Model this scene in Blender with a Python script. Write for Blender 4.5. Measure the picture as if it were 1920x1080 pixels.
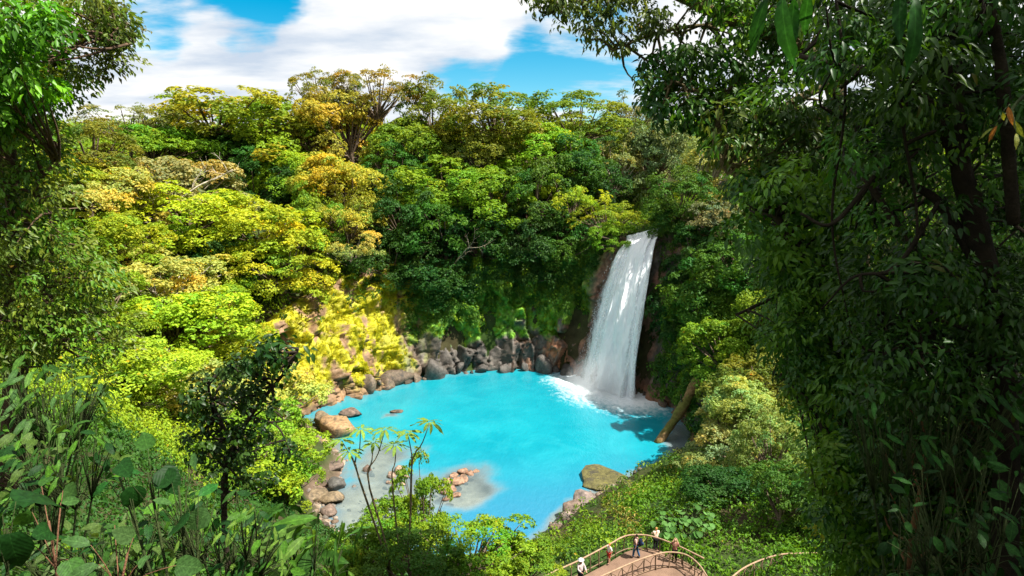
import bpy, math, random
import numpy as np
from mathutils import Vector, Matrix

for o in list(bpy.data.objects):
    bpy.data.objects.remove(o, do_unlink=True)
scene = bpy.context.scene
COL = scene.collection
R = math.radians
rng = np.random.default_rng(7)
random.seed(7)

# ------------------------------------------------------------------ camera
EYE = 32.0
FPX = 1200.0          # focal length in pixels of the 1920 wide photograph
PITCH = R(10)
cam_data = bpy.data.cameras.new('camera')
cam_data.sensor_width = 36.0
cam_data.lens = 36.0 * FPX / 1920.0
cam_data.clip_start = 0.1
cam_data.clip_end = 6000
cam = bpy.data.objects.new('camera', cam_data)
cam.location = (0, 0, EYE)
cam.rotation_euler = (R(90) - PITCH, 0, 0)
COL.objects.link(cam)
scene.camera = cam

def ray(px, py):
    u = (px - 960) / FPX
    v = (540 - py) / FPX
    return np.array([u, math.cos(PITCH) + v * math.sin(PITCH), -math.sin(PITCH) + v * math.cos(PITCH)])
def onz(px, py, z):
    d = ray(px, py)
    return d * ((z - EYE) / d[2]) + np.array([0, 0, EYE])
def atY(px, py, Y):
    d = ray(px, py)
    return d * (Y / d[1]) + np.array([0, 0, EYE])
def depth_of(p):
    return p[1] * math.cos(PITCH) - (p[2] - EYE) * math.sin(PITCH)

# ------------------------------------------------------------------ light
SUN_EL, SUN_AZ = R(58), R(-20)        # azimuth from +X towards +Y
sun_dir = Vector((math.cos(SUN_EL) * math.cos(SUN_AZ), math.cos(SUN_EL) * math.sin(SUN_AZ), math.sin(SUN_EL)))
sd = bpy.data.lights.new('sun', 'SUN')
sd.energy = 5.0
sd.angle = R(0.6)
sd.color = (1.0, 0.95, 0.86)
sun = bpy.data.objects.new('sun', sd)
sun.rotation_euler = sun_dir.to_track_quat('Z', 'Y').to_euler()
sun.location = (60, 0, 90)
COL.objects.link(sun)

world = bpy.data.worlds.new('World')
scene.world = world
world.use_nodes = True
def build_world():
    nt = world.node_tree
    nt.nodes.clear()
    N = nt.nodes.new
    L = nt.links.new
    def mth(op, a, b=None, clamp=False):
        n = N('ShaderNodeMath'); n.operation = op; n.use_clamp = clamp
        for i, v in enumerate((a, b)):
            if v is None: continue
            if isinstance(v, (int, float)): n.inputs[i].default_value = v
            else: L(v, n.inputs[i])
        return n.outputs[0]
    out = N('ShaderNodeOutputWorld'); bg = N('ShaderNodeBackground')
    bg.inputs['Strength'].default_value = 0.10
    sky = N('ShaderNodeTexSky'); sky.sky_type = 'NISHITA'; sky.sun_disc = False
    sky.sun_elevation = SUN_EL
    sky.sun_rotation = R(90) - SUN_AZ
    sky.altitude = 700; sky.dust_density = 0.3; sky.ozone_density = 1.6
    hs = N('ShaderNodeHueSaturation'); hs.inputs['Hue'].default_value = 0.475; hs.inputs['Saturation'].default_value = 1.65; hs.inputs['Value'].default_value = 0.70
    L(sky.outputs[0], hs.inputs['Color'])
    tc = N('ShaderNodeTexCoord'); sep = N('ShaderNodeSeparateXYZ')
    L(tc.outputs['Generated'], sep.inputs[0])
    zz = mth('ADD', mth('MAXIMUM', sep.outputs['Z'], 0.0), 0.16)
    comb = N('ShaderNodeCombineXYZ')
    L(mth('DIVIDE', sep.outputs['X'], zz), comb.inputs[0]); L(mth('DIVIDE', sep.outputs['Y'], zz), comb.inputs[1])
    def noise(scale, det, rough, off, dist=0.0):
        mp = N('ShaderNodeMapping'); mp.inputs['Location'].default_value = off; mp.inputs['Scale'].default_value = (0.8, 1.25, 1)
        L(comb.outputs[0], mp.inputs[0])
        n = N('ShaderNodeTexNoise'); n.inputs['Scale'].default_value = scale; n.inputs['Detail'].default_value = det
        n.inputs['Roughness'].default_value = rough; n.inputs['Distortion'].default_value = dist
        L(mp.outputs[0], n.inputs['Vector'])
        return n.outputs[0]
    n1 = noise(0.9, 9, 0.56, (3.1, 7.7, 0.4), 0.2)
    n2 = noise(2.6, 8, 0.6, (9.1, 2.2, 4.4), 0.1)
    dens = mth('ADD', mth('ADD', mth('MULTIPLY', n1, 0.72), mth('MULTIPLY', n2, 0.28)), 0.135)
    # open patches of blue between the clouds
    nw = N('ShaderNodeTexNoise'); nw.inputs['Scale'].default_value = 5.0; nw.inputs['Detail'].default_value = 5
    L(tc.outputs['Generated'], nw.inputs['Vector'])
    wv = N('ShaderNodeVectorMath'); wv.operation = 'MULTIPLY_ADD'
    L(nw.outputs['Color'], wv.inputs[0]); wv.inputs[1].default_value = (0.30, 0.30, 0.10); wv.inputs[2].default_value = (-0.15, -0.15, -0.05)
    wa = N('ShaderNodeVectorMath'); wa.operation = 'ADD'; L(tc.outputs['Generated'], wa.inputs[0]); L(wv.outputs[0], wa.inputs[1])
    wn = N('ShaderNodeVectorMath'); wn.operation = 'NORMALIZE'; L(wa.outputs[0], wn.inputs[0])
    for (px, py, amp, k0) in ((1105, 118, 0.25, 0.9885), (950, 115, 0.08, 0.994), (480, -20, 0.26, 0.9935), (850, 108, 0.13, 0.996), (235, 10, 0.20, 0.995)):
        d = Vector(ray(px, py)).normalized()
        vm = N('ShaderNodeVectorMath'); vm.operation = 'DOT_PRODUCT'
        L(wn.outputs[0], vm.inputs[0]); vm.inputs[1].default_value = d
        mr = N('ShaderNodeMapRange'); mr.interpolation_type = 'SMOOTHSTEP'
        mr.inputs['From Min'].default_value = k0; mr.inputs['From Max'].default_value = 1.0
        mr.inputs['To Min'].default_value = 0.0; mr.inputs['To Max'].default_value = amp
        L(vm.outputs['Value'], mr.inputs['Value'])
        dens = mth('SUBTRACT', dens, mr.outputs[0])
    ramp = N('ShaderNodeMapRange'); ramp.interpolation_type = 'SMOOTHSTEP'
    ramp.inputs['From Min'].default_value = 0.36; ramp.inputs['From Max'].default_value = 0.50
    L(dens, ramp.inputs['Value'])
    cl = N('ShaderNodeMapRange')
    cl.inputs['From Min'].default_value = 0.36; cl.inputs['From Max'].default_value = 0.60
    L(noise(1.7, 6, 0.55, (1.3, 5.0, 8.0)), cl.inputs['Value'])
    cmix = N('ShaderNodeMix'); cmix.data_type = 'RGBA'
    cmix.inputs[6].default_value = (2.7, 3.15, 3.75, 1); cmix.inputs[7].default_value = (5.0, 4.95, 4.85, 1)
    L(cl.outputs[0], cmix.inputs[0])
    fin = N('ShaderNodeMix'); fin.data_type = 'RGBA'
    L(ramp.outputs[0], fin.inputs[0]); L(hs.outputs[0], fin.inputs[6]); L(cmix.outputs[2], fin.inputs[7])
    L(fin.outputs[2], bg.inputs['Color']); L(bg.outputs[0], out.inputs['Surface'])
build_world()

scene.view_settings.view_transform = 'Standard'
scene.view_settings.look = 'None'
scene.view_settings.gamma = 1.0
scene.view_settings.exposure = 1.2
scene.view_settings.use_curve_mapping = False
scene.render.engine = 'CYCLES'
cy = scene.cycles
cy.max_bounces = 8; cy.diffuse_bounces = 3; cy.glossy_bounces = 2; cy.transmission_bounces = 4
cy.transparent_max_bounces = 24; cy.volume_bounces = 1
cy.use_denoising = True
cy.caustics_reflective = False; cy.caustics_refractive = False

# ------------------------------------------------------------------ numeric helpers
def smooth(a, b, x):
    t = np.clip((x - a) / (b - a), 0, 1)
    return t * t * (3 - 2 * t)
def _hash(i, j, k, seed):
    with np.errstate(over='ignore'):
        h = (i.astype(np.int64) * 73856093) ^ (j.astype(np.int64) * 19349663) ^ (k.astype(np.int64) * 83492791) ^ (seed * 2654435761)
        h = (h ^ (h >> 13)) * 1274126177
        h = h ^ (h >> 16)
    return (h & 0xFFFFFF).astype(np.float64) / 0xFFFFFF
def vnoise(P, seed=0):
    P = np.asarray(P, float)
    i = np.floor(P).astype(np.int64); f = P - i
    f = f * f * (3 - 2 * f)
    r = 0
    for a in (0, 1):
        for b in (0, 1):
            for c in (0, 1):
                w = (f[:, 0] if a else 1 - f[:, 0]) * (f[:, 1] if b else 1 - f[:, 1]) * (f[:, 2] if c else 1 - f[:, 2])
                r = r + w * _hash(i[:, 0] + a, i[:, 1] + b, i[:, 2] + c, seed)
    return r
def fbm(P, octv=4, seed=0):
    P = np.asarray(P, float); r = 0; a = 0.5; s = 0
    for o in range(octv):
        r = r + a * vnoise(P * 2 ** o + 17.3 * o, seed + o); s += a; a *= 0.5
    return r / s
def worley(P, seed=0):
    """F1, F2 and the random value of the nearest cell."""
    P = np.asarray(P, float); n = len(P)
    i = np.floor(P).astype(np.int64)
    f1 = np.full(n, 9.0); f2 = np.full(n, 9.0); val = np.zeros(n); dl = np.zeros((n, 3)); tl = np.zeros((n, 3))
    for a in (-1, 0, 1):
        for b in (-1, 0, 1):
            for c in (-1, 0, 1):
                I, J, K = i[:, 0] + a, i[:, 1] + b, i[:, 2] + c
                q = np.stack([I + _hash(I, J, K, seed), J + _hash(I, J, K, seed + 11), K + _hash(I, J, K, seed + 23)], 1)
                d = np.linalg.norm(P - q, axis=1)
                v = _hash(I, J, K, seed + 37)
                nearer = d < f1
                f2 = np.where(nearer, f1, np.minimum(f2, d))
                val = np.where(nearer, v, val)
                dl = np.where(nearer[:, None], P - q, dl)
                tl = np.where(nearer[:, None], np.stack([_hash(I, J, K, seed + 41), _hash(I, J, K, seed + 43), _hash(I, J, K, seed + 47)], 1) - 0.5, tl)
                f1 = np.where(nearer, d, f1)
    return f1, f2, val, (dl * tl).sum(1)
def nrmz(v):
    return v / np.maximum(np.linalg.norm(v, axis=-1, keepdims=True), 1e-9)

# ------------------------------------------------------------------ mesh helpers
class MB:
    """collects vertices, triangles, quads and a colour per vertex, and links them as ONE mesh"""
    def __init__(s):
        s.v = []; s.t = []; s.q = []; s.c = []; s.n = 0
    def add(s, v, tris=None, quads=None, col=None):
        v = np.asarray(v, float).reshape(-1, 3)
        if tris is not None and len(tris): s.t.append(np.asarray(tris, np.int64).reshape(-1, 3) + s.n)
        if quads is not None and len(quads): s.q.append(np.asarray(quads, np.int64).reshape(-1, 4) + s.n)
        s.v.append(v)
        c = np.ones((len(v), 3)) if col is None else np.broadcast_to(np.asarray(col, float), (len(v), 3))
        s.c.append(c)
        s.n += len(v)
    def mesh(s, name, smooth_=False):
        me = bpy.data.meshes.new(name)
        v = np.concatenate(s.v); c = np.concatenate(s.c)
        t = np.concatenate(s.t) if s.t else np.zeros((0, 3), np.int64)
        q = np.concatenate(s.q) if s.q else np.zeros((0, 4), np.int64)
        me.vertices.add(len(v)); me.vertices.foreach_set('co', v.astype(np.float32).ravel())
        me.loops.add(t.size + q.size)
        me.loops.foreach_set('vertex_index', np.concatenate([t.ravel(), q.ravel()]).astype(np.int32))
        me.polygons.add(len(t) + len(q))
        st = np.concatenate([np.arange(len(t)) * 3, t.size + np.arange(len(q)) * 4]).astype(np.int32)
        me.polygons.foreach_set('loop_start', st)
        if smooth_: me.polygons.foreach_set('use_smooth', np.ones(len(t) + len(q), bool))
        me.update(calc_edges=True)
        a = me.attributes.new('lcol', 'FLOAT_COLOR', 'POINT')
        a.data.foreach_set('color', np.concatenate([c, np.ones((len(c), 1))], 1).astype(np.float32).ravel())
        return me
    def build(s, name, mat, parent=None, smooth_=False, color=None):
        return link(name, s.mesh(name, smooth_), mat, parent, color)

def link(name, me, mat=None, parent=None, color=None):
    o = bpy.data.objects.new(name, me)
    COL.objects.link(o)
    if mat is not None and me is not None and len(me.materials) == 0: me.materials.append(mat)
    if parent is not None: o.parent = parent
    if color is not None: o.color = (*color, 1)
    return o
def tag(o, label=None, cat=None, group=None, kind=None):
    if label: o['label'] = label
    if cat: o['category'] = cat
    if group: o['group'] = group
    if kind: o['kind'] = kind
    return o
def empty(name, loc, label=None, cat=None, group=None):
    o = bpy.data.objects.new(name, None)
    o.empty_display_size = 0.3
    o.location = [float(a) for a in loc]
    COL.objects.link(o)
    return tag(o, label, cat, group)

def tube(mb, pts, radii, sides=7, col=None, cap=True, wob=0.0):
    pts = np.asarray(pts, float); m = len(pts)
    radii = np.broadcast_to(np.asarray(radii, float), (m,))
    tan = nrmz(np.gradient(pts, axis=0))
    ref = np.array([0.0, 0, 1]) if abs(tan[0][2]) < 0.8 else np.array([1.0, 0, 0])
    vs = []
    a0 = np.linspace(0, 2 * math.pi, sides, endpoint=False)
    for k in range(m):
        x = np.cross(ref, tan[k]); x = x / max(np.linalg.norm(x), 1e-6); y = np.cross(tan[k], x)
        ref = y if abs(np.dot(y, tan[min(k + 1, m - 1)])) < 0.95 else ref
        ref = np.cross(tan[k], x)
        rr = radii[k] * (1 + wob * (rng.random(sides) - 0.5))
        vs.append(pts[k] + np.cos(a0)[:, None] * x * rr[:, None] + np.sin(a0)[:, None] * y * rr[:, None])
        ref = y
    v = np.concatenate(vs)
    q = []
    for k in range(m - 1):
        for j in range(sides):
            j2 = (j + 1) % sides
            q.append((k * sides + j, k * sides + j2, (k + 1) * sides + j2, (k + 1) * sides + j))
    t = []
    if cap:
        v = np.concatenate([v, pts[:1], pts[-1:]])
        b = m * sides
        for j in range(sides):
            j2 = (j + 1) % sides
            t.append((b, j2, j)); t.append((b + 1, (m - 1) * sides + j, (m - 1) * sides + j2))
    mb.add(v, t, q, col)

def spline(P, n=24):
    """Catmull-Rom through the points."""
    P = np.asarray(P, float)
    if len(P) == 2: return P[0] + (P[1] - P[0]) * np.linspace(0, 1, n)[:, None]
    Q = np.concatenate([[2 * P[0] - P[1]], P, [2 * P[-1] - P[-2]]])
    out = []
    u = np.linspace(0, len(P) - 1 - 1e-6, n)
    for s in u:
        i = int(s); t = s - i
        a, b, c, d = Q[i], Q[i + 1], Q[i + 2], Q[i + 3]
        out.append(0.5 * (2 * b + (c - a) * t + (2 * a - 5 * b + 4 * c - d) * t * t + (3 * b - a - 3 * c + d) * t ** 3))
    return np.array(out)

# ------------------------------------------------------------------ materials
def new_mat(name):
    m = bpy.data.materials.new(name); m.use_nodes = True
    nt = m.node_tree; nt.nodes.clear()
    return m, nt, nt.nodes.new, nt.links.new
def mix_rgb(N, L, fac, a, b, mode='MIX'):
    n = N('ShaderNodeMix'); n.data_type = 'RGBA'; n.blend_type = mode
    for i, v in ((0, fac), (6, a), (7, b)):
        if isinstance(v, (int, float)): n.inputs[i].default_value = v
        elif isinstance(v, tuple): n.inputs[i].default_value = v if len(v) == 4 else (*v, 1)
        else: L(v, n.inputs[i])
    return n.outputs[2]
def tex_noise(N, L, vec, scale, det=4, rough=0.55, dist=0.0):
    n = N('ShaderNodeTexNoise'); n.inputs['Scale'].default_value = scale; n.inputs['Detail'].default_value = det
    n.inputs['Roughness'].default_value = rough; n.inputs['Distortion'].default_value = dist
    if vec is not None: L(vec, n.inputs['Vector'])
    return n.outputs[0]
def maprange(N, L, val, a, b, c=0.0, d=1.0, sm=True):
    n = N('ShaderNodeMapRange'); n.interpolation_type = 'SMOOTHSTEP' if sm else 'LINEAR'
    for i, v in zip(('From Min', 'From Max', 'To Min', 'To Max'), (a, b, c, d)): n.inputs[i].default_value = v
    L(val, n.inputs['Value'])
    return n.outputs[0]

def leaf_material(name, transl=0.38, rough=0.45, spec=0.35, veins=False):
    m, nt, N, L = new_mat(name)
    out = N('ShaderNodeOutputMaterial')
    oi = N('ShaderNodeObjectInfo'); at = N('ShaderNodeAttribute'); at.attribute_name = 'lcol'
    base = mix_rgb(N, L, 1.0, oi.outputs['Color'], at.outputs['Color'], 'MULTIPLY')
    p = N('ShaderNodeBsdfPrincipled')
    if veins:
        tc = N('ShaderNodeTexCoord'); sx = N('ShaderNodeSeparateXYZ'); L(tc.outputs['Object'], sx.inputs[0])
        def mth(op, a, b=None):
            n = N('ShaderNodeMath'); n.operation = op
            for i, q in enumerate((a, b)):
                if q is None: continue
                if isinstance(q, (int, float)): n.inputs[i].default_value = q
                else: L(q, n.inputs[i])
            return n.outputs[0]
        ax = mth('ABSOLUTE', sx.outputs['X'])
        w = mth('SINE', mth('MULTIPLY', mth('SUBTRACT', sx.outputs['Y'], mth('MULTIPLY', ax, 0.9)), 52.0))
        vein = maprange(N, L, w, 0.72, 1.0)
        mid = maprange(N, L, ax, 0.004, 0.016, 1.0, 0.0)
        vm = mth('MAXIMUM', mth('MULTIPLY', vein, 0.12), mid)
        base = mix_rgb(N, L, vm, base, mix_rgb(N, L, 1.0, base, (1.6, 1.45, 1.5), 'MULTIPLY'))
        nz = maprange(N, L, tex_noise(N, L, tc.outputs['Object'], 7.0, 5, 0.6), 0.35, 0.7, 0.65, 1.25)
        cc = N('ShaderNodeCombineXYZ')
        for i in range(3): L(nz, cc.inputs[i])
        base = mix_rgb(N, L, 1.0, base, cc.outputs[0], 'MULTIPLY')
        b = N('ShaderNodeBump'); b.inputs['Strength'].default_value = 0.15; b.inputs['Distance'].default_value = 0.004
        L(w, b.inputs['Height']); L(b.outputs[0], p.inputs['Normal'])
    p.inputs['Roughness'].default_value = rough; p.inputs['Specular IOR Level'].default_value = spec
    L(base, p.inputs['Base Color'])
    t = N('ShaderNodeBsdfTranslucent')
    L(mix_rgb(N, L, 1.0, base, (1.25, 1.15, 0.5), 'MULTIPLY'), t.inputs['Color'])
    ms = N('ShaderNodeMixShader'); ms.inputs[0].default_value = transl
    L(p.outputs[0], ms.inputs[1]); L(t.outputs[0], ms.inputs[2])
    L(ms.outputs[0], out.inputs['Surface'])
    return m
LEAF = leaf_material('leaf_far', 0.40, 0.55, 0.2)
LEAF_NEAR = leaf_material('leaf_near', 0.38, 0.42, 0.28)
LEAF_BIG = leaf_material('leaf_large', 0.36, 0.5, 0.12, True)

def surf_material(name, rough=0.85, spec=0.25, nscale=3.0, amount=0.5, bump=0.4, bscale=12.0, vcol=True, lichen=False):
    """vertex colour x object colour, mottled by noise, with fine relief"""
    m, nt, N, L = new_mat(name)
    out = N('ShaderNodeOutputMaterial')
    oi = N('ShaderNodeObjectInfo'); at = N('ShaderNodeAttribute'); at.attribute_name = 'lcol'
    base = mix_rgb(N, L, 1.0, oi.outputs['Color'], at.outputs['Color'], 'MULTIPLY') if vcol else oi.outputs['Color']
    geo = N('ShaderNodeNewGeometry'); pos = geo.outputs['Position']
    n1 = tex_noise(N, L, pos, nscale, 6, 0.62)
    f = maprange(N, L, n1, 0.3, 0.7, 1 - amount, 1 + amount, False)
    cc = N('ShaderNodeCombineXYZ')
    for i in range(3): L(f, cc.inputs[i])
    base = mix_rgb(N, L, 1.0, base, cc.outputs[0], 'MULTIPLY')
    if lichen:
        base = mix_rgb(N, L, maprange(N, L, tex_noise(N, L, pos, 0.9, 7, 0.65, 0.4), 0.50, 0.66, 0.0, 0.75), base, (0.035, 0.032, 0.028))
        base = mix_rgb(N, L, maprange(N, L, tex_noise(N, L, pos, 2.3, 7, 0.7, 0.2), 0.56, 0.70, 0.0, 0.6), base, (0.075, 0.085, 0.02))
    p = N('ShaderNodeBsdfPrincipled')
    p.inputs['Roughness'].default_value = rough; p.inputs['Specular IOR Level'].default_value = spec
    L(base, p.inputs['Base Color'])
    b = N('ShaderNodeBump'); b.inputs['Strength'].default_value = bump; b.inputs['Distance'].default_value = 0.1
    L(tex_noise(N, L, pos, bscale, 6, 0.65), b.inputs['Height']); L(b.outputs[0], p.inputs['Normal'])
    L(p.outputs[0], out.inputs['Surface'])
    return m
BARK = surf_material('bark', 0.9, 0.15, 2.5, 0.55, 0.7, 9)
ROCK = surf_material('rock', 0.62, 0.4, 1.6, 0.5, 0.8, 5)
STONE = surf_material('stone', 0.7, 0.35, 3.2, 0.55, 0.9, 6, True, True)
SOIL = surf_material('soil', 0.95, 0.1, 0.8, 0.4, 0.6, 6)
WOOD = surf_material('rail_wood', 0.8, 0.2, 5.0, 0.3, 0.4, 20)
DECK = surf_material('path_surface', 0.9, 0.15, 1.3, 0.22, 0.4, 14)
CLOTH = surf_material('cloth', 0.9, 0.1, 9.0, 0.12, 0.2, 40, False)
SKIN = surf_material('skin', 0.6, 0.3, 9.0, 0.08, 0.1, 30, False)
# ------------------------------------------------------------------ terrain
POOL = np.array([(-22.5, 84), (-19, 91), (-13.4, 97.3), (-5.2, 100.8), (3.5, 101.4), (10.5, 99.8), (14.5, 95.5), (18.2, 90), (21.3, 84), (21.0, 78), (19.9, 73), (17.6, 67),
                 (12.5, 64.2), (8.4, 60.6), (5.2, 56.4), (2.9, 52.4), (-1, 49.5), (-7, 49), (-13, 51), (-17.5, 55.5), (-19.5, 60), (-18.5, 65), (-20, 70), (-23.5, 74.5), (-24.5, 79)], float)
POOL_S = spline(np.concatenate([POOL, POOL[:1]]), 160)[:-1, :2] if False else None
def closed_spline(P, n):
    Q = np.concatenate([P[-2:], P, P[:3]]); out = []
    for s in np.linspace(0, len(P), n, endpoint=False):
        i = int(s) + 2; t = s - int(s)
        a, b, c, d = Q[i - 1], Q[i], Q[i + 1], Q[i + 2]
        out.append(0.5 * (2 * b + (c - a) * t + (2 * a - 5 * b + 4 * c - d) * t * t + (3 * b - a - 3 * c + d) * t ** 3))
    return np.array(out)
POOL_S = closed_spline(POOL, 140)
def pool_dist(x, y):
    """signed distance to the shoreline, positive on land"""
    P = np.stack([np.ravel(x), np.ravel(y)], 1)
    out = np.empty(len(P))
    A = POOL_S; B = np.roll(POOL_S, -1, 0)
    for k in range(0, len(P), 20000):
        p = P[k:k + 20000]
        ab = B - A
        ap = p[:, None] - A[None]
        t = np.clip((ap * ab).sum(2) / (ab * ab).sum(1), 0, 1)
        d = np.sqrt(((ap - ab * t[..., None]) ** 2).sum(2)).min(1)
        cond = (A[None, :, 1] > p[:, None, 1]) != (B[None, :, 1] > p[:, None, 1])
        xi = (B[:, 0] - A[:, 0]) * (p[:, None, 1] - A[:, 1]) / (B[:, 1] - A[:, 1] + 1e-12) + A[:, 0]
        inside = (cond & (p[:, None, 0] < xi)).sum(1) % 2 == 1
        out[k:k + 20000] = np.where(inside, -d, d)
    return out.reshape(np.shape(x))
CB = np.array([(-30.5, 78, 7, 9), (-26.5, 85, 12, 9), (-21.5, 91.6, 15.5, 9), (-16.2, 97, 17.5, 8), (-10.5, 100.6, 18, 6), (-3.5, 102.3, 18.5, 5), (3.5, 102.7, 19.5, 5), (8.6, 101.8, 21, 5.5), (12, 99.5, 22, 6.5), (15.2, 95.9, 22.6, 7), (18.6, 91.2, 22.2, 7),
               (21.6, 86.4, 19, 5.5), (23.0, 81, 15.5, 4.5), (22.6, 75.5, 11, 4), (20.8, 70, 7, 4), (18.6, 66.2, 3, 4)], float)
CS = spline(CB, 420)
CT = nrmz(np.gradient(CS[:, :2], axis=0)); CN = np.stack([-CT[:, 1], CT[:, 0]], 1)   # away from the water
def cliff_rel(x, y):
    """distance behind the foot of the cliff (negative on the water side), wall height and lean there; inf away from it"""
    x = np.ravel(x); y = np.ravel(y)
    dc = np.full(len(x), 99.0); H = np.zeros(len(x)); Ln = np.ones(len(x))
    near = np.where((x > -46) & (x < 38) & (y > 60) & (y < 122))[0]
    for k in range(0, len(near), 8000):
        m = near[k:k + 8000]
        q = np.stack([x[m], y[m]], 1)
        D = ((q[:, None] - CS[None, ::2, :2]) ** 2).sum(2); a = D.argmin(1) * 2
        rel = ((q - CS[a, :2]) * CN[a]).sum(1)
        side = np.sqrt(np.maximum(D.min(1) - rel ** 2, 0))
        ok = side < 1.5
        dc[m] = np.where(ok, rel, 99.0); H[m] = CS[a, 2]; Ln[m] = CS[a, 3]
    return dc, H, Ln
CTRL = np.array([
    (0, 0, 30.0), (-15, 0, 31), (15, 0, 32), (0, -15, 33), (-30, 0, 35), (30, 0, 38), (-15, -15, 34), (20, -15, 36),
    (0, 6, 26.5), (0, 12, 21), (0, 20, 15.0), (0, 30, 9.5), (-8, 8, 26), (-8, 16, 20), (-8, 26, 13), (-7, 36, 7), (-14, 20, 19.5), (-16, 10, 27),
    (-14, 32, 12.5), (-22, 30, 18), (-26, 42, 14), (-18, 42, 7), (-30, 20, 29), (-45, 40, 28), (-60, 60, 32), (-40, 66, 12), (-30, 58, 7.5), (-24, 64, 3.0), (-31, 76, 4.5),
    (-52, 80, 20), (-75, 100, 33), (-46, 98, 19), (-38, 88, 10.5), (-33, 93, 14), (-60, 120, 29), (-100, 155, 40), (-90, 120, 36), (-42, 118, 26), (-44, 145, 40), (-60, 165, 42), (-20, 150, 39),
    (-30, 104, 17), (-20, 106, 18.5), (-6, 109, 20), (5, 110, 21), (14, 107, 22), (-10, 122, 28), (5, 122, 29), (5, 145, 39), (20, 112, 22.5), (21, 122, 24.5), (24, 135, 31), (30, 150, 40), (0, 175, 42), (50, 170, 44), (-120, 180, 44),
    (28, 98, 23.5), (29, 88, 17), (31, 80, 14), (28, 72, 9.0), (38, 76, 19), (25, 62, 6.5), (21, 55, 6), (23, 47, 9), (32, 55, 14), (15, 47, 7.2), (11, 37, 8.9), (4, 36, 8.8), (7, 33, 9.0), (15, 36, 9.0), (19, 33, 10.5), (26, 36, 15), (34, 42, 22),
    (48, 62, 31), (48, 92, 33), (60, 120, 40), (12, 22, 15), (18, 20, 20.5), (26, 18, 27), (10, 12, 22.5), (9, 53, 3.2), (6.5, 46, 4.8), (12.5, 57, 2.4), (1, 46, 2.0), (-6, 45.5, 2.0), (-14, 48, 2.2), (-21, 53, 4), (44, 20, 38), (70, 50, 45), (80, 0, 48), (-80, 20, 46), (-100, 70, 46)], float)
def _tps_fit(C):
    n = len(C)
    d = np.linalg.norm(C[:, None, :2] - C[None, :, :2], axis=2)
    K = np.where(d > 0, d * d * np.log(d + 1e-9), 0) + np.eye(n) * 6.0
    Pm = np.concatenate([np.ones((n, 1)), C[:, :2]], 1)
    A = np.block([[K, Pm], [Pm.T, np.zeros((3, 3))]])
    return np.linalg.solve(A, np.concatenate([C[:, 2], np.zeros(3)]))
_W = _tps_fit(CTRL)
def _tps(x, y):
    P = np.stack([np.ravel(x), np.ravel(y)], 1); out = np.empty(len(P))
    for k in range(0, len(P), 20000):
        p = P[k:k + 20000]
        d = np.linalg.norm(p[:, None] - CTRL[None, :, :2], axis=2)
        out[k:k + 20000] = np.where(d > 0, d * d * np.log(d + 1e-9), 0) @ _W[:-3] + _W[-3] + p @ _W[-2:]
    return out
def ground(x, y):
    x = np.asarray(x, float); y = np.asarray(y, float); sh = np.broadcast(x, y).shape
    x = np.broadcast_to(x, sh).ravel(); y = np.broadcast_to(y, sh).ravel()
    d = pool_dist(x, y)
    far = smooth(90, 150, np.hypot(x + 5, y - 85))
    z = _tps(np.clip(x, -130, 90), np.clip(y, -20, 185))
    z = np.clip(z, 0.5, 50)
    z = z * (1 - far) + 43 * far
    cliffy = smooth(66, 88, y) * smooth(-34, -20, x) * (1 - smooth(30, 36, x))
    w = 2.2 + 7.5 * cliffy
    s = smooth(0, 1, d / w)
    land = z * s + 0.12 * np.minimum(d, 1.5) + (fbm(np.stack([x * .5, y * .5, x * 0], 1), 3, 5) - 0.5) * 0.9 * smooth(0, 3, d)
    bed = -1.1 * smooth(0, 9, -d) - 0.03
    dc, H, Ln = cliff_rel(x, y)
    cap = H * np.clip(dc / Ln, 0, 1.6) ** 0.87 - 3.4 + 4.5 * smooth(0.95, 1.5, dc / Ln)
    cap = np.where(dc < 0.3, -0.4, np.maximum(cap, -0.4))
    land = np.where((dc < Ln * 1.5) & (dc > -3.5), np.minimum(land, cap), land)
    pl = smooth(1.2, 2.4, x) * (1 - smooth(13.0, 14.2, x)) * smooth(29.5, 31, y) * (1 - smooth(37.6, 39.2, y))
    land = land * (1 - pl) + np.minimum(land, 8.75) * pl
    return np.where(d > 0, land, bed).reshape(sh)
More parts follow.
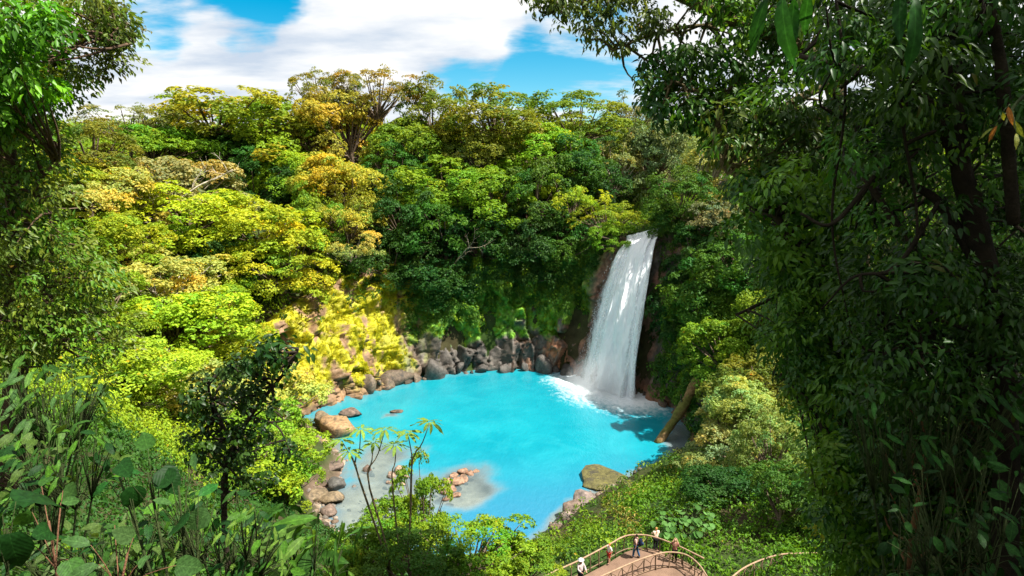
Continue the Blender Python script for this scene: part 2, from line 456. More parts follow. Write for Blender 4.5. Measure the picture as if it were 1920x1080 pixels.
def build_terrain():
    def axis(a, b, lo, hi, st):
        core = np.arange(a, b + 1e-6, st)
        left = []; p = a; g = st
        while p > lo: g *= 1.22; p -= g; left.append(p)
        right = []; p = b; g = st
        while p < hi: g *= 1.22; p += g; right.append(p)
        return np.array(left[::-1] + list(core) + right)
    xs = axis(-62, 46, -2500, 2500, 0.85); ys = axis(4, 128, -2500, 2500, 0.85)
    X, Y = np.meshgrid(xs, ys)
    Z = ground(X, Y)
    nx, ny = len(xs), len(ys)
    v = np.stack([X.ravel(), Y.ravel(), Z.ravel()], 1)
    i = np.arange((ny - 1) * (nx - 1)); r = i // (nx - 1); c = i % (nx - 1); b = r * nx + c
    q = np.stack([b, b + 1, b + nx + 1, b + nx], 1)
    d = pool_dist(X, Y).ravel()
    n = fbm(v * 0.35, 4, 9)[:, None]
    soil = np.array([0.055, 0.045, 0.022]) * (0.6 + 0.8 * n)
    green = np.array([0.030, 0.055, 0.012]) * (0.6 + 0.8 * n)
    shore = np.array([0.15, 0.105, 0.075]) * (0.6 + 0.8 * n)
    bed = np.array([0.34, 0.27, 0.20]) * (0.6 + 0.8 * n)
    k = smooth(0.35, 0.65, fbm(v * 0.2, 3, 4))[:, None]
    col = soil * (1 - k) + green * k
    s = (1 - smooth(0.2, 1.6, d + (n[:, 0] - 0.5) * 2.4))[:, None]
    col = col * (1 - s) + shore * s
    col = np.where(d[:, None] < -0.1, bed, col)
    mb = MB(); mb.add(v, None, q, col)
    o = mb.build('ground', SOIL, None, True)
    tag(o, 'earth slopes of the gorge running down to the blue pool', None, None, 'structure')
build_terrain()

# ------------------------------------------------------------------ water
LIP_L, LIP_R = np.array([17.6, 99.6, 21.2]), np.array([22.2, 97.2, 22.7])
BASE_L, BASE_R = np.array([11.3, 97.6, 0.0]), np.array([17.4, 89.0, 0.0])
def water_material():
    m, nt, N, L = new_mat('milky_water')
    out = N('ShaderNodeOutputMaterial')
    at = N('ShaderNodeAttribute'); at.attribute_name = 'lcol'
    sp = N('ShaderNodeSeparateColor'); L(at.outputs['Color'], sp.inputs[0])
    deep, foam, tone = sp.outputs[0], sp.outputs[1], sp.outputs[2]
    geo = N('ShaderNodeNewGeometry'); pos = geo.outputs['Position']
    big = maprange(N, L, tex_noise(N, L, pos, 0.12, 4, 0.6), 0.3, 0.7)
    c1 = mix_rgb(N, L, big, (0.004, 0.20, 0.265), (0.008, 0.25, 0.31))
    sw = maprange(N, L, tex_noise(N, L, pos, 0.16, 6, 0.6, 2.2), 0.46, 0.76, 0.0, 0.28)
    c1 = mix_rgb(N, L, sw, c1, (0.03, 0.33, 0.39))
    c1 = mix_rgb(N, L, tone, c1, (0.03, 0.165, 0.28))
    c1 = mix_rgb(N, L, maprange(N, L, deep, 0.2, 0.9), (0.17, 0.23, 0.25), c1)
    mp = N('ShaderNodeMapping'); mp.inputs['Scale'].default_value = (1.0, 0.55, 1.0); mp.inputs['Rotation'].default_value = (0, 0, 0.5)
    L(pos, mp.inputs[0])
    fn = tex_noise(N, L, mp.outputs[0], 1.6, 8, 0.7, 0.4)
    ad = N('ShaderNodeMath'); ad.operation = 'ADD'; L(foam, ad.inputs[0])
    sb = N('ShaderNodeMath'); sb.operation = 'MULTIPLY_ADD'; L(fn, sb.inputs[0]); sb.inputs[1].default_value = 1.1; sb.inputs[2].default_value = -0.55
    L(sb.outputs[0], ad.inputs[1])
    fm = N('ShaderNodeMath'); fm.operation = 'MULTIPLY'
    L(maprange(N, L, ad.outputs[0], 0.15, 1.0), fm.inputs[0]); L(maprange(N, L, foam, 0.02, 0.25), fm.inputs[1])
    col = mix_rgb(N, L, fm.outputs[0], c1, (0.85, 0.88, 0.9))
    p = N('ShaderNodeBsdfPrincipled'); L(col, p.inputs['Base Color'])
    p.inputs['Roughness'].default_value = 0.12; p.inputs['Specular IOR Level'].default_value = 0.4
    b = N('ShaderNodeBump'); b.inputs['Strength'].default_value = 0.6; b.inputs['Distance'].default_value = 0.12
    L(tex_noise(N, L, mp.outputs[0], 2.2, 5, 0.6, 0.3), b.inputs['Height']); L(b.outputs[0], p.inputs['Normal'])
    tr = N('ShaderNodeBsdfTransparent'); tr.inputs[0].default_value = (0.80, 0.92, 0.95, 1)
    ms = N('ShaderNodeMixShader')
    L(maprange(N, L, deep, 0.0, 0.75, 0.42, 1.0), ms.inputs[0]); L(tr.outputs[0], ms.inputs[1]); L(p.outputs[0], ms.inputs[2])
    L(ms.outputs[0], out.inputs['Surface'])
    return m
def build_water():
    st = 0.4
    xs = np.arange(-29, 26, st); ys = np.arange(44, 106, st)
    X, Y = np.meshgrid(xs, ys); d = pool_dist(X, Y)
    nx, ny = len(xs), len(ys)
    v = np.stack([X.ravel(), Y.ravel(), 0.02 + 0 * X.ravel()], 1)
    ii = np.arange((ny - 1) * (nx - 1)); b = (ii // (nx - 1)) * nx + ii % (nx - 1)
    q = np.stack([b, b + 1, b + nx + 1, b + nx], 1)
    q = q[(d.ravel()[q] < np.where(v[q][..., 1] > 76, 4.0, 1.3)).any(1)]
    x, y, dd = v[:, 0], v[:, 1], -d.ravel()
    n = fbm(v * 0.22 + 3, 4, 21); n2 = fbm(v * 0.6, 3, 31)
    x0, y0 = x, y
    wx = (fbm(v * 0.25 + 11, 4, 71) - 0.5) * 9; wy = (fbm(v * 0.25 + 29, 4, 73) - 0.5) * 9
    x, y = x + wx, y + wy
    # the shallows by the near left shore, the bar of stones, the ring round the flat boulder
    sh = np.exp(-((x + 13) / 6.5) ** 2 - ((y - 58) / 7.5) ** 2) * 1.25
    sh = np.maximum(sh, np.exp(-((x + 5.2) / 4.6) ** 2 - ((y - 62.2) / 4.0) ** 2) * 1.1)
    sh = np.maximum(sh, np.exp(-((x + 15.5) / 5) ** 2 - ((y - 68) / 6) ** 2) * 0.85)
    sh = np.maximum(sh, 0.9 * np.exp(-((x + 15.5) / 1.2) ** 2 - ((y - 83.5) / 1.6) ** 2))
    x, y = x0, y0
    edge = (1 - smooth(0.0, 2.2, dd + (n2 - 0.5) * 1.6)) * (1 - 0.75 * smooth(76, 84, y))
    sh = np.maximum(sh, edge * 0.85)
    deep = 1 - np.clip(sh + (n - 0.5) * 0.9 * smooth(0.02, 0.3, sh), 0, 1)
    c = (BASE_L + BASE_R) / 2
    ab = (BASE_R - BASE_L)[:2]; ap = v[:, :2] - BASE_L[:2]
    t = np.clip((ap @ ab) / (ab @ ab), 0, 1)
    off = ap - t[:, None] * ab
    dist = np.hypot(off[:, 0], off[:, 1])
    reach = 6.5 + 4.5 * smooth(0, 1, 1 - np.abs(t - 0.6))
    foam = np.clip(1.15 - dist / reach, 0, 1) ** 1.3
    tone = smooth(74, 54, y) * 0.9
    col = np.stack([deep, foam, tone], 1)
    v[:, 2] += 0.05 * foam * (fbm(v * 2.0, 3, 8) - 0.3) * 2
    mb = MB(); mb.add(v, None, q, col)
    o = mb.build('water', water_material(), None, True)
    tag(o, 'milky turquoise water of the pool below the waterfall', None, None, 'structure')
build_water()

# ------------------------------------------------------------------ cliff round the back of the pool
def build_cliff():
    S, T = len(CS), 120
    t = np.linspace(-0.06, 1.0, T)
    H = CS[:, 2][:, None]; Ln = CS[:, 3][:, None]
    prof = np.clip(t, 0, 1)[None] ** 1.15
    P = np.zeros((S, T + 8, 3))
    P[:, :T, :2] = CS[:, None, :2] + CN[:, None] * (Ln * prof)[..., None]
    P[:, :T, 2] = H * t[None]
    for k in range(8):
        P[:, T + k, :2] = P[:, T - 1, :2] + CN * (k + 1) * 0.9
        P[:, T + k, 2] = P[:, T - 1, 2] - 0.25 * (k + 1)
    v = P.reshape(-1, 3)
    nrm = np.repeat(np.concatenate([-CN, np.full((S, 1), 0.25)], 1)[:, None], T + 8, 1).reshape(-1, 3)
    f1, f2, val, tilt = worley(v * np.array([0.30, 0.30, 0.15]) + 0.35 * fbm(v * .3, 3, 2)[:, None], 3)
    g1, g2, gv, gt = worley(v * np.array([0.85, 0.85, 0.34]) + 0.5 * fbm(v * 0.7, 3, 14)[:, None], 8)
    disp = (val - 0.5) * 1.7 + tilt * 4.0 - 0.6 * np.exp(-((f2 - f1) / 0.04) ** 2) + (gv - 0.5) * 0.55 + gt * 1.4 - 0.22 * np.exp(-((g2 - g1) / 0.04) ** 2) + (fbm(v * 0.22, 4, 6) - 0.5) * 2.6 + (fbm(v * 2.2, 3, 12) - 0.5) * 0.3
    disp = np.clip(disp, -1.5, 2.2)
    fade = np.ones((S, T + 8)); fade[:, T:] = np.linspace(0.9, 0.2, 8)[None]
    # near the falls the wall is smoother, so that it stays behind the water
    mid = (BASE_L + BASE_R)[:2] / 2
    nf = 1 - smooth(5.0, 8.5, np.hypot(v[:, 0] - mid[0] - v[:, 2] * 0.22, v[:, 1] - mid[1] - v[:, 2] * 0.14))
    v0 = v.copy()
    v = v + nrmz(nrm) * (disp * fade.ravel() * (1 - 0.72 * nf) - 0.9 * nf)[:, None]
    x, y, z = v[:, 0], v[:, 1], v[:, 2]
    kz = np.clip(1 - z / 22.0, 0, 1) ** 0.55
    el = LIP_L[None, :2] + (BASE_L - LIP_L)[None, :2] * kz[:, None]
    side = (x - el[:, 0]) * 0.58 - (y - el[:, 1]) * 0.81          # negative to the left of the fall's left edge
    band = (1 - smooth(2.2, 4.6, np.abs(side + 1.2))) * (y > 92) * (x > 4)
    n = fbm(v * 0.5, 4, 40); nb = fbm(v * 0.16, 3, 50); nv = fbm(v * np.array([0.8, 0.8, 0.12]), 4, 60)
    grey = np.array([0.080, 0.068, 0.056]) * (0.45 + 1.1 * n[:, None]) * (0.7 + 0.6 * val[:, None])
    tan = np.array([0.21, 0.125, 0.065]) * (0.5 + n[:, None])
    orange = np.array([0.33, 0.13, 0.055]) * (0.5 + n[:, None])
    left = (1 - smooth(-19, -12.5, x + (nv - 0.5) * 9))[:, None]
    col = grey * (1 - left) + tan * left
    st = (smooth(0.50, 0.62, nv) * np.clip(1.15 - np.abs(np.hypot(x - 10.5 - z * 0.1, y - 100)) / 11, 0, 1))[:, None]
    low = (np.clip(1 - z / 3.2, 0, 1) * smooth(3, 9, x) * 0.7)[:, None]
    col = col * (1 - np.maximum(st, low)) + orange * np.maximum(st, low)
    rust = (np.maximum(nf, band) * smooth(0.40, 0.55, nv))[:, None] * 0.85
    col = col * (1 - rust) + (orange * 0.55 + 0.05) * rust
    ledge = np.gradient(v.reshape(S, T + 8, 3)[:, :, 2], axis=1).ravel() * 0
    mossm = smooth(0.43, 0.55, nb * 0.55 + n * 0.45 + 0.04 * (z - 6.5 - 2.5 * smooth(-6, 2, x))) * (1 - np.maximum(nf, band)) * smooth(1.5, 4.5, z + (n - .5) * 4)
    mossl = smooth(0.41, 0.49, fbm(v * np.array([0.55, 0.55, 0.16]), 4, 66)) * left[:, 0] * smooth(0.6, 2.5, z)
    gcol = np.array([0.10, 0.23, 0.012]) * (0.5 + n[:, None]); ycol = np.array([0.36, 0.34, 0.006]) * (0.6 + 0.8 * n[:, None])
    mc = gcol * (1 - left) + ycol * left
    mo = np.maximum(mossm * (1 - left[:, 0]), mossl)[:, None]
    col = col * (1 - mo) + mc * mo
    W = T + 8
    i = np.arange((S - 1) * (W - 1)); b = (i // (W - 1)) * W + i % (W - 1)
    q = np.stack([b, b + W, b + W + 1, b + 1], 1)
    mb = MB(); mb.add(v, None, q, col)
    o = mb.build('cliff', ROCK, None, False)
    tag(o, 'dark fractured rock wall curving round the back of the pool', None, None, 'structure')
    return v.reshape(S, W, 3), mo.reshape(S, W), np.maximum(nf, band).reshape(S, W), left.reshape(S, W)
CLIFF_V, CLIFF_MOSS, CLIFF_FALL, CLIFF_LEFT = build_cliff()

# ------------------------------------------------------------------ waterfall
def fall_material(name, dens, edge_pow, freq):
    m, nt, N, L = new_mat(name)
    out = N('ShaderNodeOutputMaterial')
    at = N('ShaderNodeAttribute'); at.attribute_name = 'lcol'
    sp = N('ShaderNodeSeparateColor'); L(at.outputs['Color'], sp.inputs[0])
    u, v, e = sp.outputs
    cb = N('ShaderNodeCombineXYZ'); L(u, cb.inputs[0]); L(v, cb.inputs[1])
    mp = N('ShaderNodeMapping'); mp.inputs['Scale'].default_value = (freq, 7.0, 1); L(cb.outputs[0], mp.inputs[0])
    n1 = tex_noise(N, L, mp.outputs[0], 1.0, 8, 0.68, 0.35)
    mp2 = N('ShaderNodeMapping'); mp2.inputs['Scale'].default_value = (freq * 5, 60.0, 1); L(cb.outputs[0], mp2.inputs[0])
    n2 = tex_noise(N, L, mp2.outputs[0], 1.0, 4, 0.7)
    ma = N('ShaderNodeMath'); ma.operation = 'MULTIPLY_ADD'; L(n2, ma.inputs[0]); ma.inputs[1].default_value = 0.5; L(n1, ma.inputs[2])
    ad = N('ShaderNodeMath'); ad.operation = 'ADD'; L(ma.outputs[0], ad.inputs[0]); L(e, ad.inputs[1])
    a = maprange(N, L, ad.outputs[0], 1.20 - dens, 1.85 - dens)
    d = N('ShaderNodeBsdfDiffuse'); L(mix_rgb(N, L, n1, (0.86, 0.90, 0.96), (0.97, 0.975, 0.985)), d.inputs[0])
    tl = N('ShaderNodeBsdfTranslucent'); tl.inputs[0].default_value = (0.93, 0.95, 0.98, 1)
    m1 = N('ShaderNodeMixShader'); m1.inputs[0].default_value = 0.15; L(d.outputs[0], m1.inputs[1]); L(tl.outputs[0], m1.inputs[2])
    tr = N('ShaderNodeBsdfTransparent')
    ms = N('ShaderNodeMixShader'); L(a, ms.inputs[0]); L(tr.outputs[0], ms.inputs[1]); L(m1.outputs[0], ms.inputs[2])
    L(ms.outputs[0], out.inputs['Surface'])
    return m
def build_waterfall():
    root = empty('waterfall', (BASE_L + BASE_R) / 2, 'tall white waterfall plunging between rocks into the turquoise pool', 'waterfall')
    org = np.array(root.location)
    def curtain(name, u0, u1, push, dens, freq, seed, nu=70, nv=150, wid=1.0):
        u = np.linspace(0, 1, nu); v = np.linspace(-0.03, 1, nv)
        U, V = np.meshgrid(u, v)
        uu = u0 + (u1 - u0) * U
        top = LIP_L + (LIP_R - LIP_L) * uu[..., None]
        bot = BASE_L + (BASE_R - BASE_L) * uu[..., None]
        k = np.clip(V, 0, 1)[..., None] ** 0.55
        P = top + (bot - top) * k
        P[..., 2] = top[..., 2] + (bot[..., 2] - top[..., 2]) * np.clip(V, -1, 1) ** 1.0
        P[V < 0] += np.array([0.6, 2.0, 0.6])[None]
        out = nrmz(np.array([-0.72, -0.68, 0.1]))
        q = np.stack([U.ravel() * freq * 0.8, V.ravel() * 4 + seed, U.ravel() * 0 + seed], 1)
        P = P + (out * (push * (0.3 + V[..., None]) + (fbm(q, 4, seed).reshape(U.shape)[..., None] - 0.5) * 1.5))
        e = -1.1 * (1 - smooth(0.0, 0.42, U)) - 1.1 * (1 - smooth(0, 0.30, 1 - U)) + 0.12 * (V - 0.3)
        i = np.arange((nv - 1) * (nu - 1)); b = (i // (nu - 1)) * nu + i % (nu - 1)
        quad = np.stack([b, b + 1, b + nu + 1, b + nu], 1)
        mb = MB(); mb.add(P.reshape(-1, 3) - org, None, quad, np.stack([U.ravel(), V.ravel() + seed, e.ravel()], 1))
        return mb.build(name, fall_material(name + '_water', dens, 1, freq), root, True)
    curtain('main_curtain', 0.14, 1.06, 0.35, 1.75, 9, 3)
    curtain('main_curtain', 0.26, 0.94, 0.9, 1.65, 8, 11)
    curtain('side_veil', -0.10, 0.70, 0.1, 1.45, 12, 5)
    curtain('side_veil', 0.60, 1.12, 0.2, 1.2, 9, 8)
    # drops and torn strands thrown off the fall
    mb = MB(); n = 8000
    u = np.clip(rng.normal(0.45, 0.25, n), 0.0, 1.0); v = rng.beta(2.2, 0.9, n)
    top = LIP_L + (LIP_R - LIP_L) * u[:, None]; bot = BASE_L + (BASE_R - BASE_L) * u[:, None]
    P = top + (bot - top) * (v[:, None] ** 0.55); P[:, 2] = top[:, 2] * (1 - v)
    P += np.array([-0.72, -0.68, 0]) * (0.4 + rng.random((n, 1)) * (0.5 + 1.6 * v[:, None] ** 3)) + rng.normal(0, 0.12 + 0.25 * v[:, None] ** 3, (n, 3))
    P[:, 2] = np.maximum(P[:, 2], 0.1)
    s = rng.uniform(0.006, 0.02, n); l = rng.uniform(0.04, 0.3, n) * (1 - 0.6 * v)
    a = rng.random(n) * 6.28
    dx = np.stack([np.cos(a) * s, np.sin(a) * s, 0 * s], 1); dy = np.stack([-np.sin(a) * s, np.cos(a) * s, 0 * s], 1); dz = np.stack([0 * l, 0 * l, l], 1)
    V = np.stack([P + dx, P - 0.5 * dx + dy, P - 0.5 * dx - dy, P + dz, P - dz * 0.4], 1).reshape(-1, 3) - org
    b = (np.arange(n) * 5)[:, None]
    T = np.concatenate([b + np.array(f) for f in ((0, 1, 3), (1, 2, 3), (2, 0, 3), (1, 0, 4), (2, 1, 4), (0, 2, 4))])
    mb.add(V, T)
    m, nt, N, L = new_mat('spray_water')
    o = N('ShaderNodeOutputMaterial'); d = N('ShaderNodeBsdfDiffuse'); d.inputs[0].default_value = (0.95, 0.96, 0.98, 1); L(d.outputs[0], o.inputs[0])
    tag(mb.build('spray', m, root), None, None, None, 'stuff')
build_waterfall()
def build_mist():
    m, nt, N, L = new_mat('mist_air')
    o = N('ShaderNodeOutputMaterial'); pv = N('ShaderNodeVolumePrincipled')
    pv.inputs['Color'].default_value = (0.95, 0.97, 1, 1); pv.inputs['Anisotropy'].default_value = 0.2
    tc = N('ShaderNodeTexCoord'); ln = N('ShaderNodeVectorMath'); ln.operation = 'LENGTH'; L(tc.outputs['Object'], ln.inputs[0])
    fall_off = maprange(N, L, ln.outputs['Value'], 0.05, 0.98, 1.0, 0.0)
    nz = maprange(N, L, tex_noise(N, L, tc.outputs['Object'], 2.4, 3, 0.6), 0.35, 0.65, 0.3, 1.0)
    mu = N('ShaderNodeMath'); mu.operation = 'MULTIPLY'; L(fall_off, mu.inputs[0]); L(nz, mu.inputs[1])
    m2 = N('ShaderNodeMath'); m2.operation = 'MULTIPLY'; L(mu.outputs[0], m2.inputs[0]); m2.inputs[1].default_value = 0.36
    L(m2.outputs[0], pv.inputs['Density'])
    L(pv.outputs[0], o.inputs['Volume'])
    c = (BASE_L + BASE_R) / 2
    th = np.linspace(0, math.pi, 19); ph = np.linspace(0, 2 * math.pi, 29)[:-1]
    TH, PH = np.meshgrid(th, ph, indexing='ij')
    v = np.stack([np.sin(TH) * np.cos(PH), np.sin(TH) * np.sin(PH), np.cos(TH)], 2).reshape(-1, 3)
    W = 28; q = [(a * W + b, (a + 1) * W + b, (a + 1) * W + (b + 1) % W, a * W + (b + 1) % W) for a in range(18) for b in range(W)]
    mb = MB(); mb.add(v, None, q)
    ob = mb.build('mist', m, None, True); ob.location = (c[0] - 1.2, c[1] - 1.2, 0.6); ob.scale = (6.0, 7.5, 6.0)
    tag(ob, 'pale mist hanging over the foot of the waterfall', 'mist', None, 'stuff')
build_mist()
# ------------------------------------------------------------------ foliage
def frames(nrm, dirv):
    n = nrmz(nrm); t = dirv - (dirv * n).sum(1, keepdims=True) * n
    t = nrmz(t + 1e-6); b = np.cross(n, t)
    return n, t, b
def add_leaves(mb, pos, nrm, dirv, length, width, col, kind='simple', fold=0.12, droop=0.15):
    """one small folded face pair ('simple') or an eight-sided blade ('blade') for each position"""
    n, t, b = frames(nrm, dirv); N = len(pos)
    L = np.broadcast_to(length, (N,))[:, None]; W = np.broadcast_to(width, (N,))[:, None]
    if kind == 'simple':
        v = np.stack([pos, pos + t * L * 0.45 - b * W * 0.5 + n * L * fold, pos + t * L - n * L * droop, pos + t * L * 0.45 + b * W * 0.5 + n * L * fold], 1)
        i = (np.arange(N) * 4)[:, None]
        T = np.concatenate([i + np.array((0, 2, 1)), i + np.array((0, 3, 2))]); k = 4
    else:
        m1 = pos + t * L * 0.32 - n * L * droop * 0.05; m2 = pos + t * L * 0.66 - n * L * droop * 0.4
        v = np.stack([pos, m1 - b * W * 0.5 + n * L * fold, m1, m1 + b * W * 0.5 + n * L * fold, m2 - b * W * 0.40 + n * L * fold * 0.7, m2, m2 + b * W * 0.40 + n * L * fold * 0.7, pos + t * L - n * L * droop], 1)
        i = (np.arange(N) * 8)[:, None]
        F = ((0, 2, 1), (0, 3, 2), (1, 2, 5), (1, 5, 4), (2, 3, 6), (2, 6, 5), (4, 5, 7), (5, 6, 7))
        T = np.concatenate([i + np.array(f) for f in F]); k = 8
    mb.add(v.reshape(-1, 3), T, None, np.repeat(np.broadcast_to(col, (N, 3)), k, 0))

def leaf_tints(n, clump=None, spread=0.35):
    """relative colour of each leaf: darker blue-green to lighter yellow-green, a few brown"""
    a = rng.random(n)
    if clump is not None: a = 0.45 * a + 0.55 * clump
    b = 1 - spread + 2 * spread * a
    c = np.stack([b * (0.72 + 0.50 * a), b, b * (1.1 - 0.4 * a)], 1)
    br = rng.random(n) < 0.004
    c[br] *= np.array([1.8, 0.8, 0.7])
    return c

def clump(mb, c, rx, rz, n, L, W, axis=None, kind='simple', tint=0.5, flat=0.5, droop=0.15, col=None, under=0.25, hang=0.0):
    """a domed tuft of leaves: dense on top, thin below, leaf tips pointing out and down"""
    r = np.sqrt(rng.random(n)); a = rng.random(n) * 2 * math.pi
    ox, oy = r * np.cos(a), r * np.sin(a)
    top = rng.random(n) > under
    h = np.where(top, (1 - r * r), -0.6 * (1 - r * r) * rng.random(n)) + rng.normal(0, 0.13, n)
    pos = np.stack([ox * rx, oy * rx, h * rz], 1)
    rad = np.stack([ox, oy, 0 * ox], 1)
    nrm = np.stack([ox * (1 - flat) * 1.3, oy * (1 - flat) * 1.3, np.full(n, 0.9)], 1) + rng.normal(0, 0.38, (n, 3))
    d = rad + rng.normal(0, 0.45, (n, 3)) + np.array([0, 0, -0.25 - hang])
    if axis is not None:
        ax = nrmz(np.asarray(axis, float)); ref = np.array([0, 1.0, 0]) if abs(ax[1]) < 0.9 else np.array([1.0, 0, 0])
        ex = nrmz(np.cross(ref, ax)); ey = np.cross(ax, ex); M = np.stack([ex, ey, ax])
        pos, nrm, d = pos @ M, nrm @ M, d @ M
        d[:, 2] -= 0.4
    t = leaf_tints(n, np.full(n, tint))
    if col is not None: t = t * np.asarray(col)
    s = rng.uniform(0.65, 1.25, n)
    add_leaves(mb, np.asarray(c) + pos, nrm, d, L * s, W * s, t, kind, 0.10, droop)

def crown_centres(style, K, seed):
    g = np.random.default_rng(seed)
    C = []
    while len(C) < K:
        if style == 'umbrella':
            r = math.sqrt(g.random()) * 0.92; a = g.random() * 6.283
            lay = g.choice([0, 0, 1, 2, 3])
            z = 0.62 * (1 - r * r) - 0.30 * lay - 0.05 + g.normal(0, 0.13)
            if lay: r = 0.45 + 0.55 * r
            p = (r * math.cos(a), r * math.sin(a), z)
        elif style == 'round':
            u = g.uniform(-0.8, 1); a = g.random() * 6.283; q = math.sqrt(max(0, 1 - u * u)) * g.uniform(0.75, 1.0)
            p = (q * math.cos(a) * 0.9, q * math.sin(a) * 0.9, u * 0.8)
        elif style == 'lobed':
            k = g.integers(0, 6); b = np.random.default_rng(seed * 31 + int(k)).normal(0, 1, 3); b = b / np.linalg.norm(b) * 0.55; b[2] = abs(b[2]) * 0.9 - 0.15
            u = g.uniform(-0.1, 1); a = g.random() * 6.283; q = math.sqrt(max(0, 1 - u * u))
            p = (b[0] + 0.45 * q * math.cos(a), b[1] + 0.45 * q * math.sin(a), b[2] + 0.40 * u)
        elif style == 'tiered':
            z = g.choice([-0.75, -0.4, -0.05, 0.3, 0.62]) + g.normal(0, 0.06); rm = math.sqrt(max(0.05, 1 - (z * 0.85) ** 2)) * 0.9
            r = rm * math.sqrt(g.uniform(0.15, 1)); a = g.random() * 6.283
            p = (r * math.cos(a), r * math.sin(a), z)
        else:  # airy
            r = math.sqrt(g.uniform(0.05, 1)); a = g.random() * 6.283
            p = (r * math.cos(a), r * math.sin(a), 0.75 * (1 - r * r) * g.uniform(0.2, 1.0) + g.normal(0, 0.12))
        C.append(p)
    return np.array(C)
STY = {  # boughs, bough radius, bough height, tufts per bough, tuft radius, leaves per tuft, leaf length, leaf width
    'umbrella': (36, 0.28, 0.16, 19, 0.070, 18, 0.064, 0.042),
    'round': (38, 0.28, 0.20, 19, 0.070, 18, 0.060, 0.040),
    'lobed': (44, 0.24, 0.19, 16, 0.066, 18, 0.060, 0.038),
    'tiered': (38, 0.27, 0.15, 19, 0.070, 18, 0.064, 0.040),
    'airy': (30, 0.22, 0.13, 13, 0.060, 16, 0.056, 0.030),
}
CROWNS = {}
def crown_variant(style, seed):
    key = (style, seed)
    if key in CROWNS: return CROWNS[key]
    K, br, bh, nt_, tr, nl, LL, LW = STY[style]
    C = crown_centres(style, K, seed * 7 + 1)
    g = np.random.default_rng(seed * 13 + len(style))
    if style in ('umbrella', 'round', 'lobed'):     # a few low boughs along the trunk
        m = K // 4; a = g.random(m) * 6.283; r = g.uniform(0.2, 0.7, m)
        C = np.concatenate([C, np.stack([r * np.cos(a), r * np.sin(a), g.uniform(-0.95, -0.3, m)], 1)])
    C = C * (1 + 0.5 * (g.random((len(C), 1)) - 0.5)) + g.normal(0, 0.06, C.shape)
    mb = MB()
    for p in C:
        s = g.uniform(0.5, 1.4); tone = g.random(); hue = g.normal(0, 1); bcol = np.array([1 + 0.16 * hue, 1 + 0.02 * hue, 1 - 0.1 * hue]).clip(0.5, 1.6)
        out = nrmz(np.array([p[0] * 0.9, p[1] * 0.9, 0.7 + 0.3 * p[2]]) + g.normal(0, 0.25, 3))
        ref = np.array([0, 1.0, 0]) if abs(out[1]) < 0.9 else np.array([1.0, 0, 0])
        ex = nrmz(np.cross(ref, out)); ey = np.cross(out, ex)
        for k in range(int(nt_ * s * s) + 2):
            r = math.sqrt(g.random()); a = g.random() * 6.283
            q = p + (ex * math.cos(a) + ey * math.sin(a)) * r * br * s + out * ((1 - r * r) * bh * s + g.normal(0, 0.03) + (0.14 * g.random() if g.random() < 0.15 else 0))
            ax = nrmz(out + 0.7 * r * (ex * math.cos(a) + ey * math.sin(a)) + np.array([0, 0, 0.25]))
            u = g.uniform(0.7, 1.25)
            clump(mb, q, tr * u, tr * 0.55 * u, int(nl * u), LL, LW, ax, 'simple', np.clip(tone * 0.6 + 0.4 * g.random(), 0, 1), 0.2, 0.14, bcol, 0.1)
    limbs = MB()
    o = np.array([0, 0, -1.0])
    for i, p in enumerate(C):
        f = np.array([p[0] * 0.25, p[1] * 0.25, min(-0.55 + 0.3 * g.random(), p[2] - 0.05)])
        tube(limbs, spline([o * 0.75, f, 0.5 * (f + p) + np.array([0, 0, -0.04]), p], 7), np.linspace(0.03, 0.008, 7), 4, None, False)
    CROWNS[key] = (mb.mesh('crown_' + style), limbs.mesh('limbs_' + style, True))
    for m_, mt in zip(CROWNS[key], (LEAF, BARK)): m_.materials.append(mt)
    return CROWNS[key]

def find_spot(px, py, h):
    Y = np.arange(24, 215, 0.5)
    d = ray(px, py); P = d[None] * (Y / d[1])[:, None] + np.array([0, 0, EYE])
    g = ground(P[:, 0], P[:, 1]); diff = P[:, 2] - g
    ok = np.where((diff <= h) & (pool_dist(P[:, 0], P[:, 1]) > 0.5))[0]
    i = ok[0] if len(ok) else int(np.argmin(np.where(Y > 60, diff, 1e9)))
    return P[i], g[i]

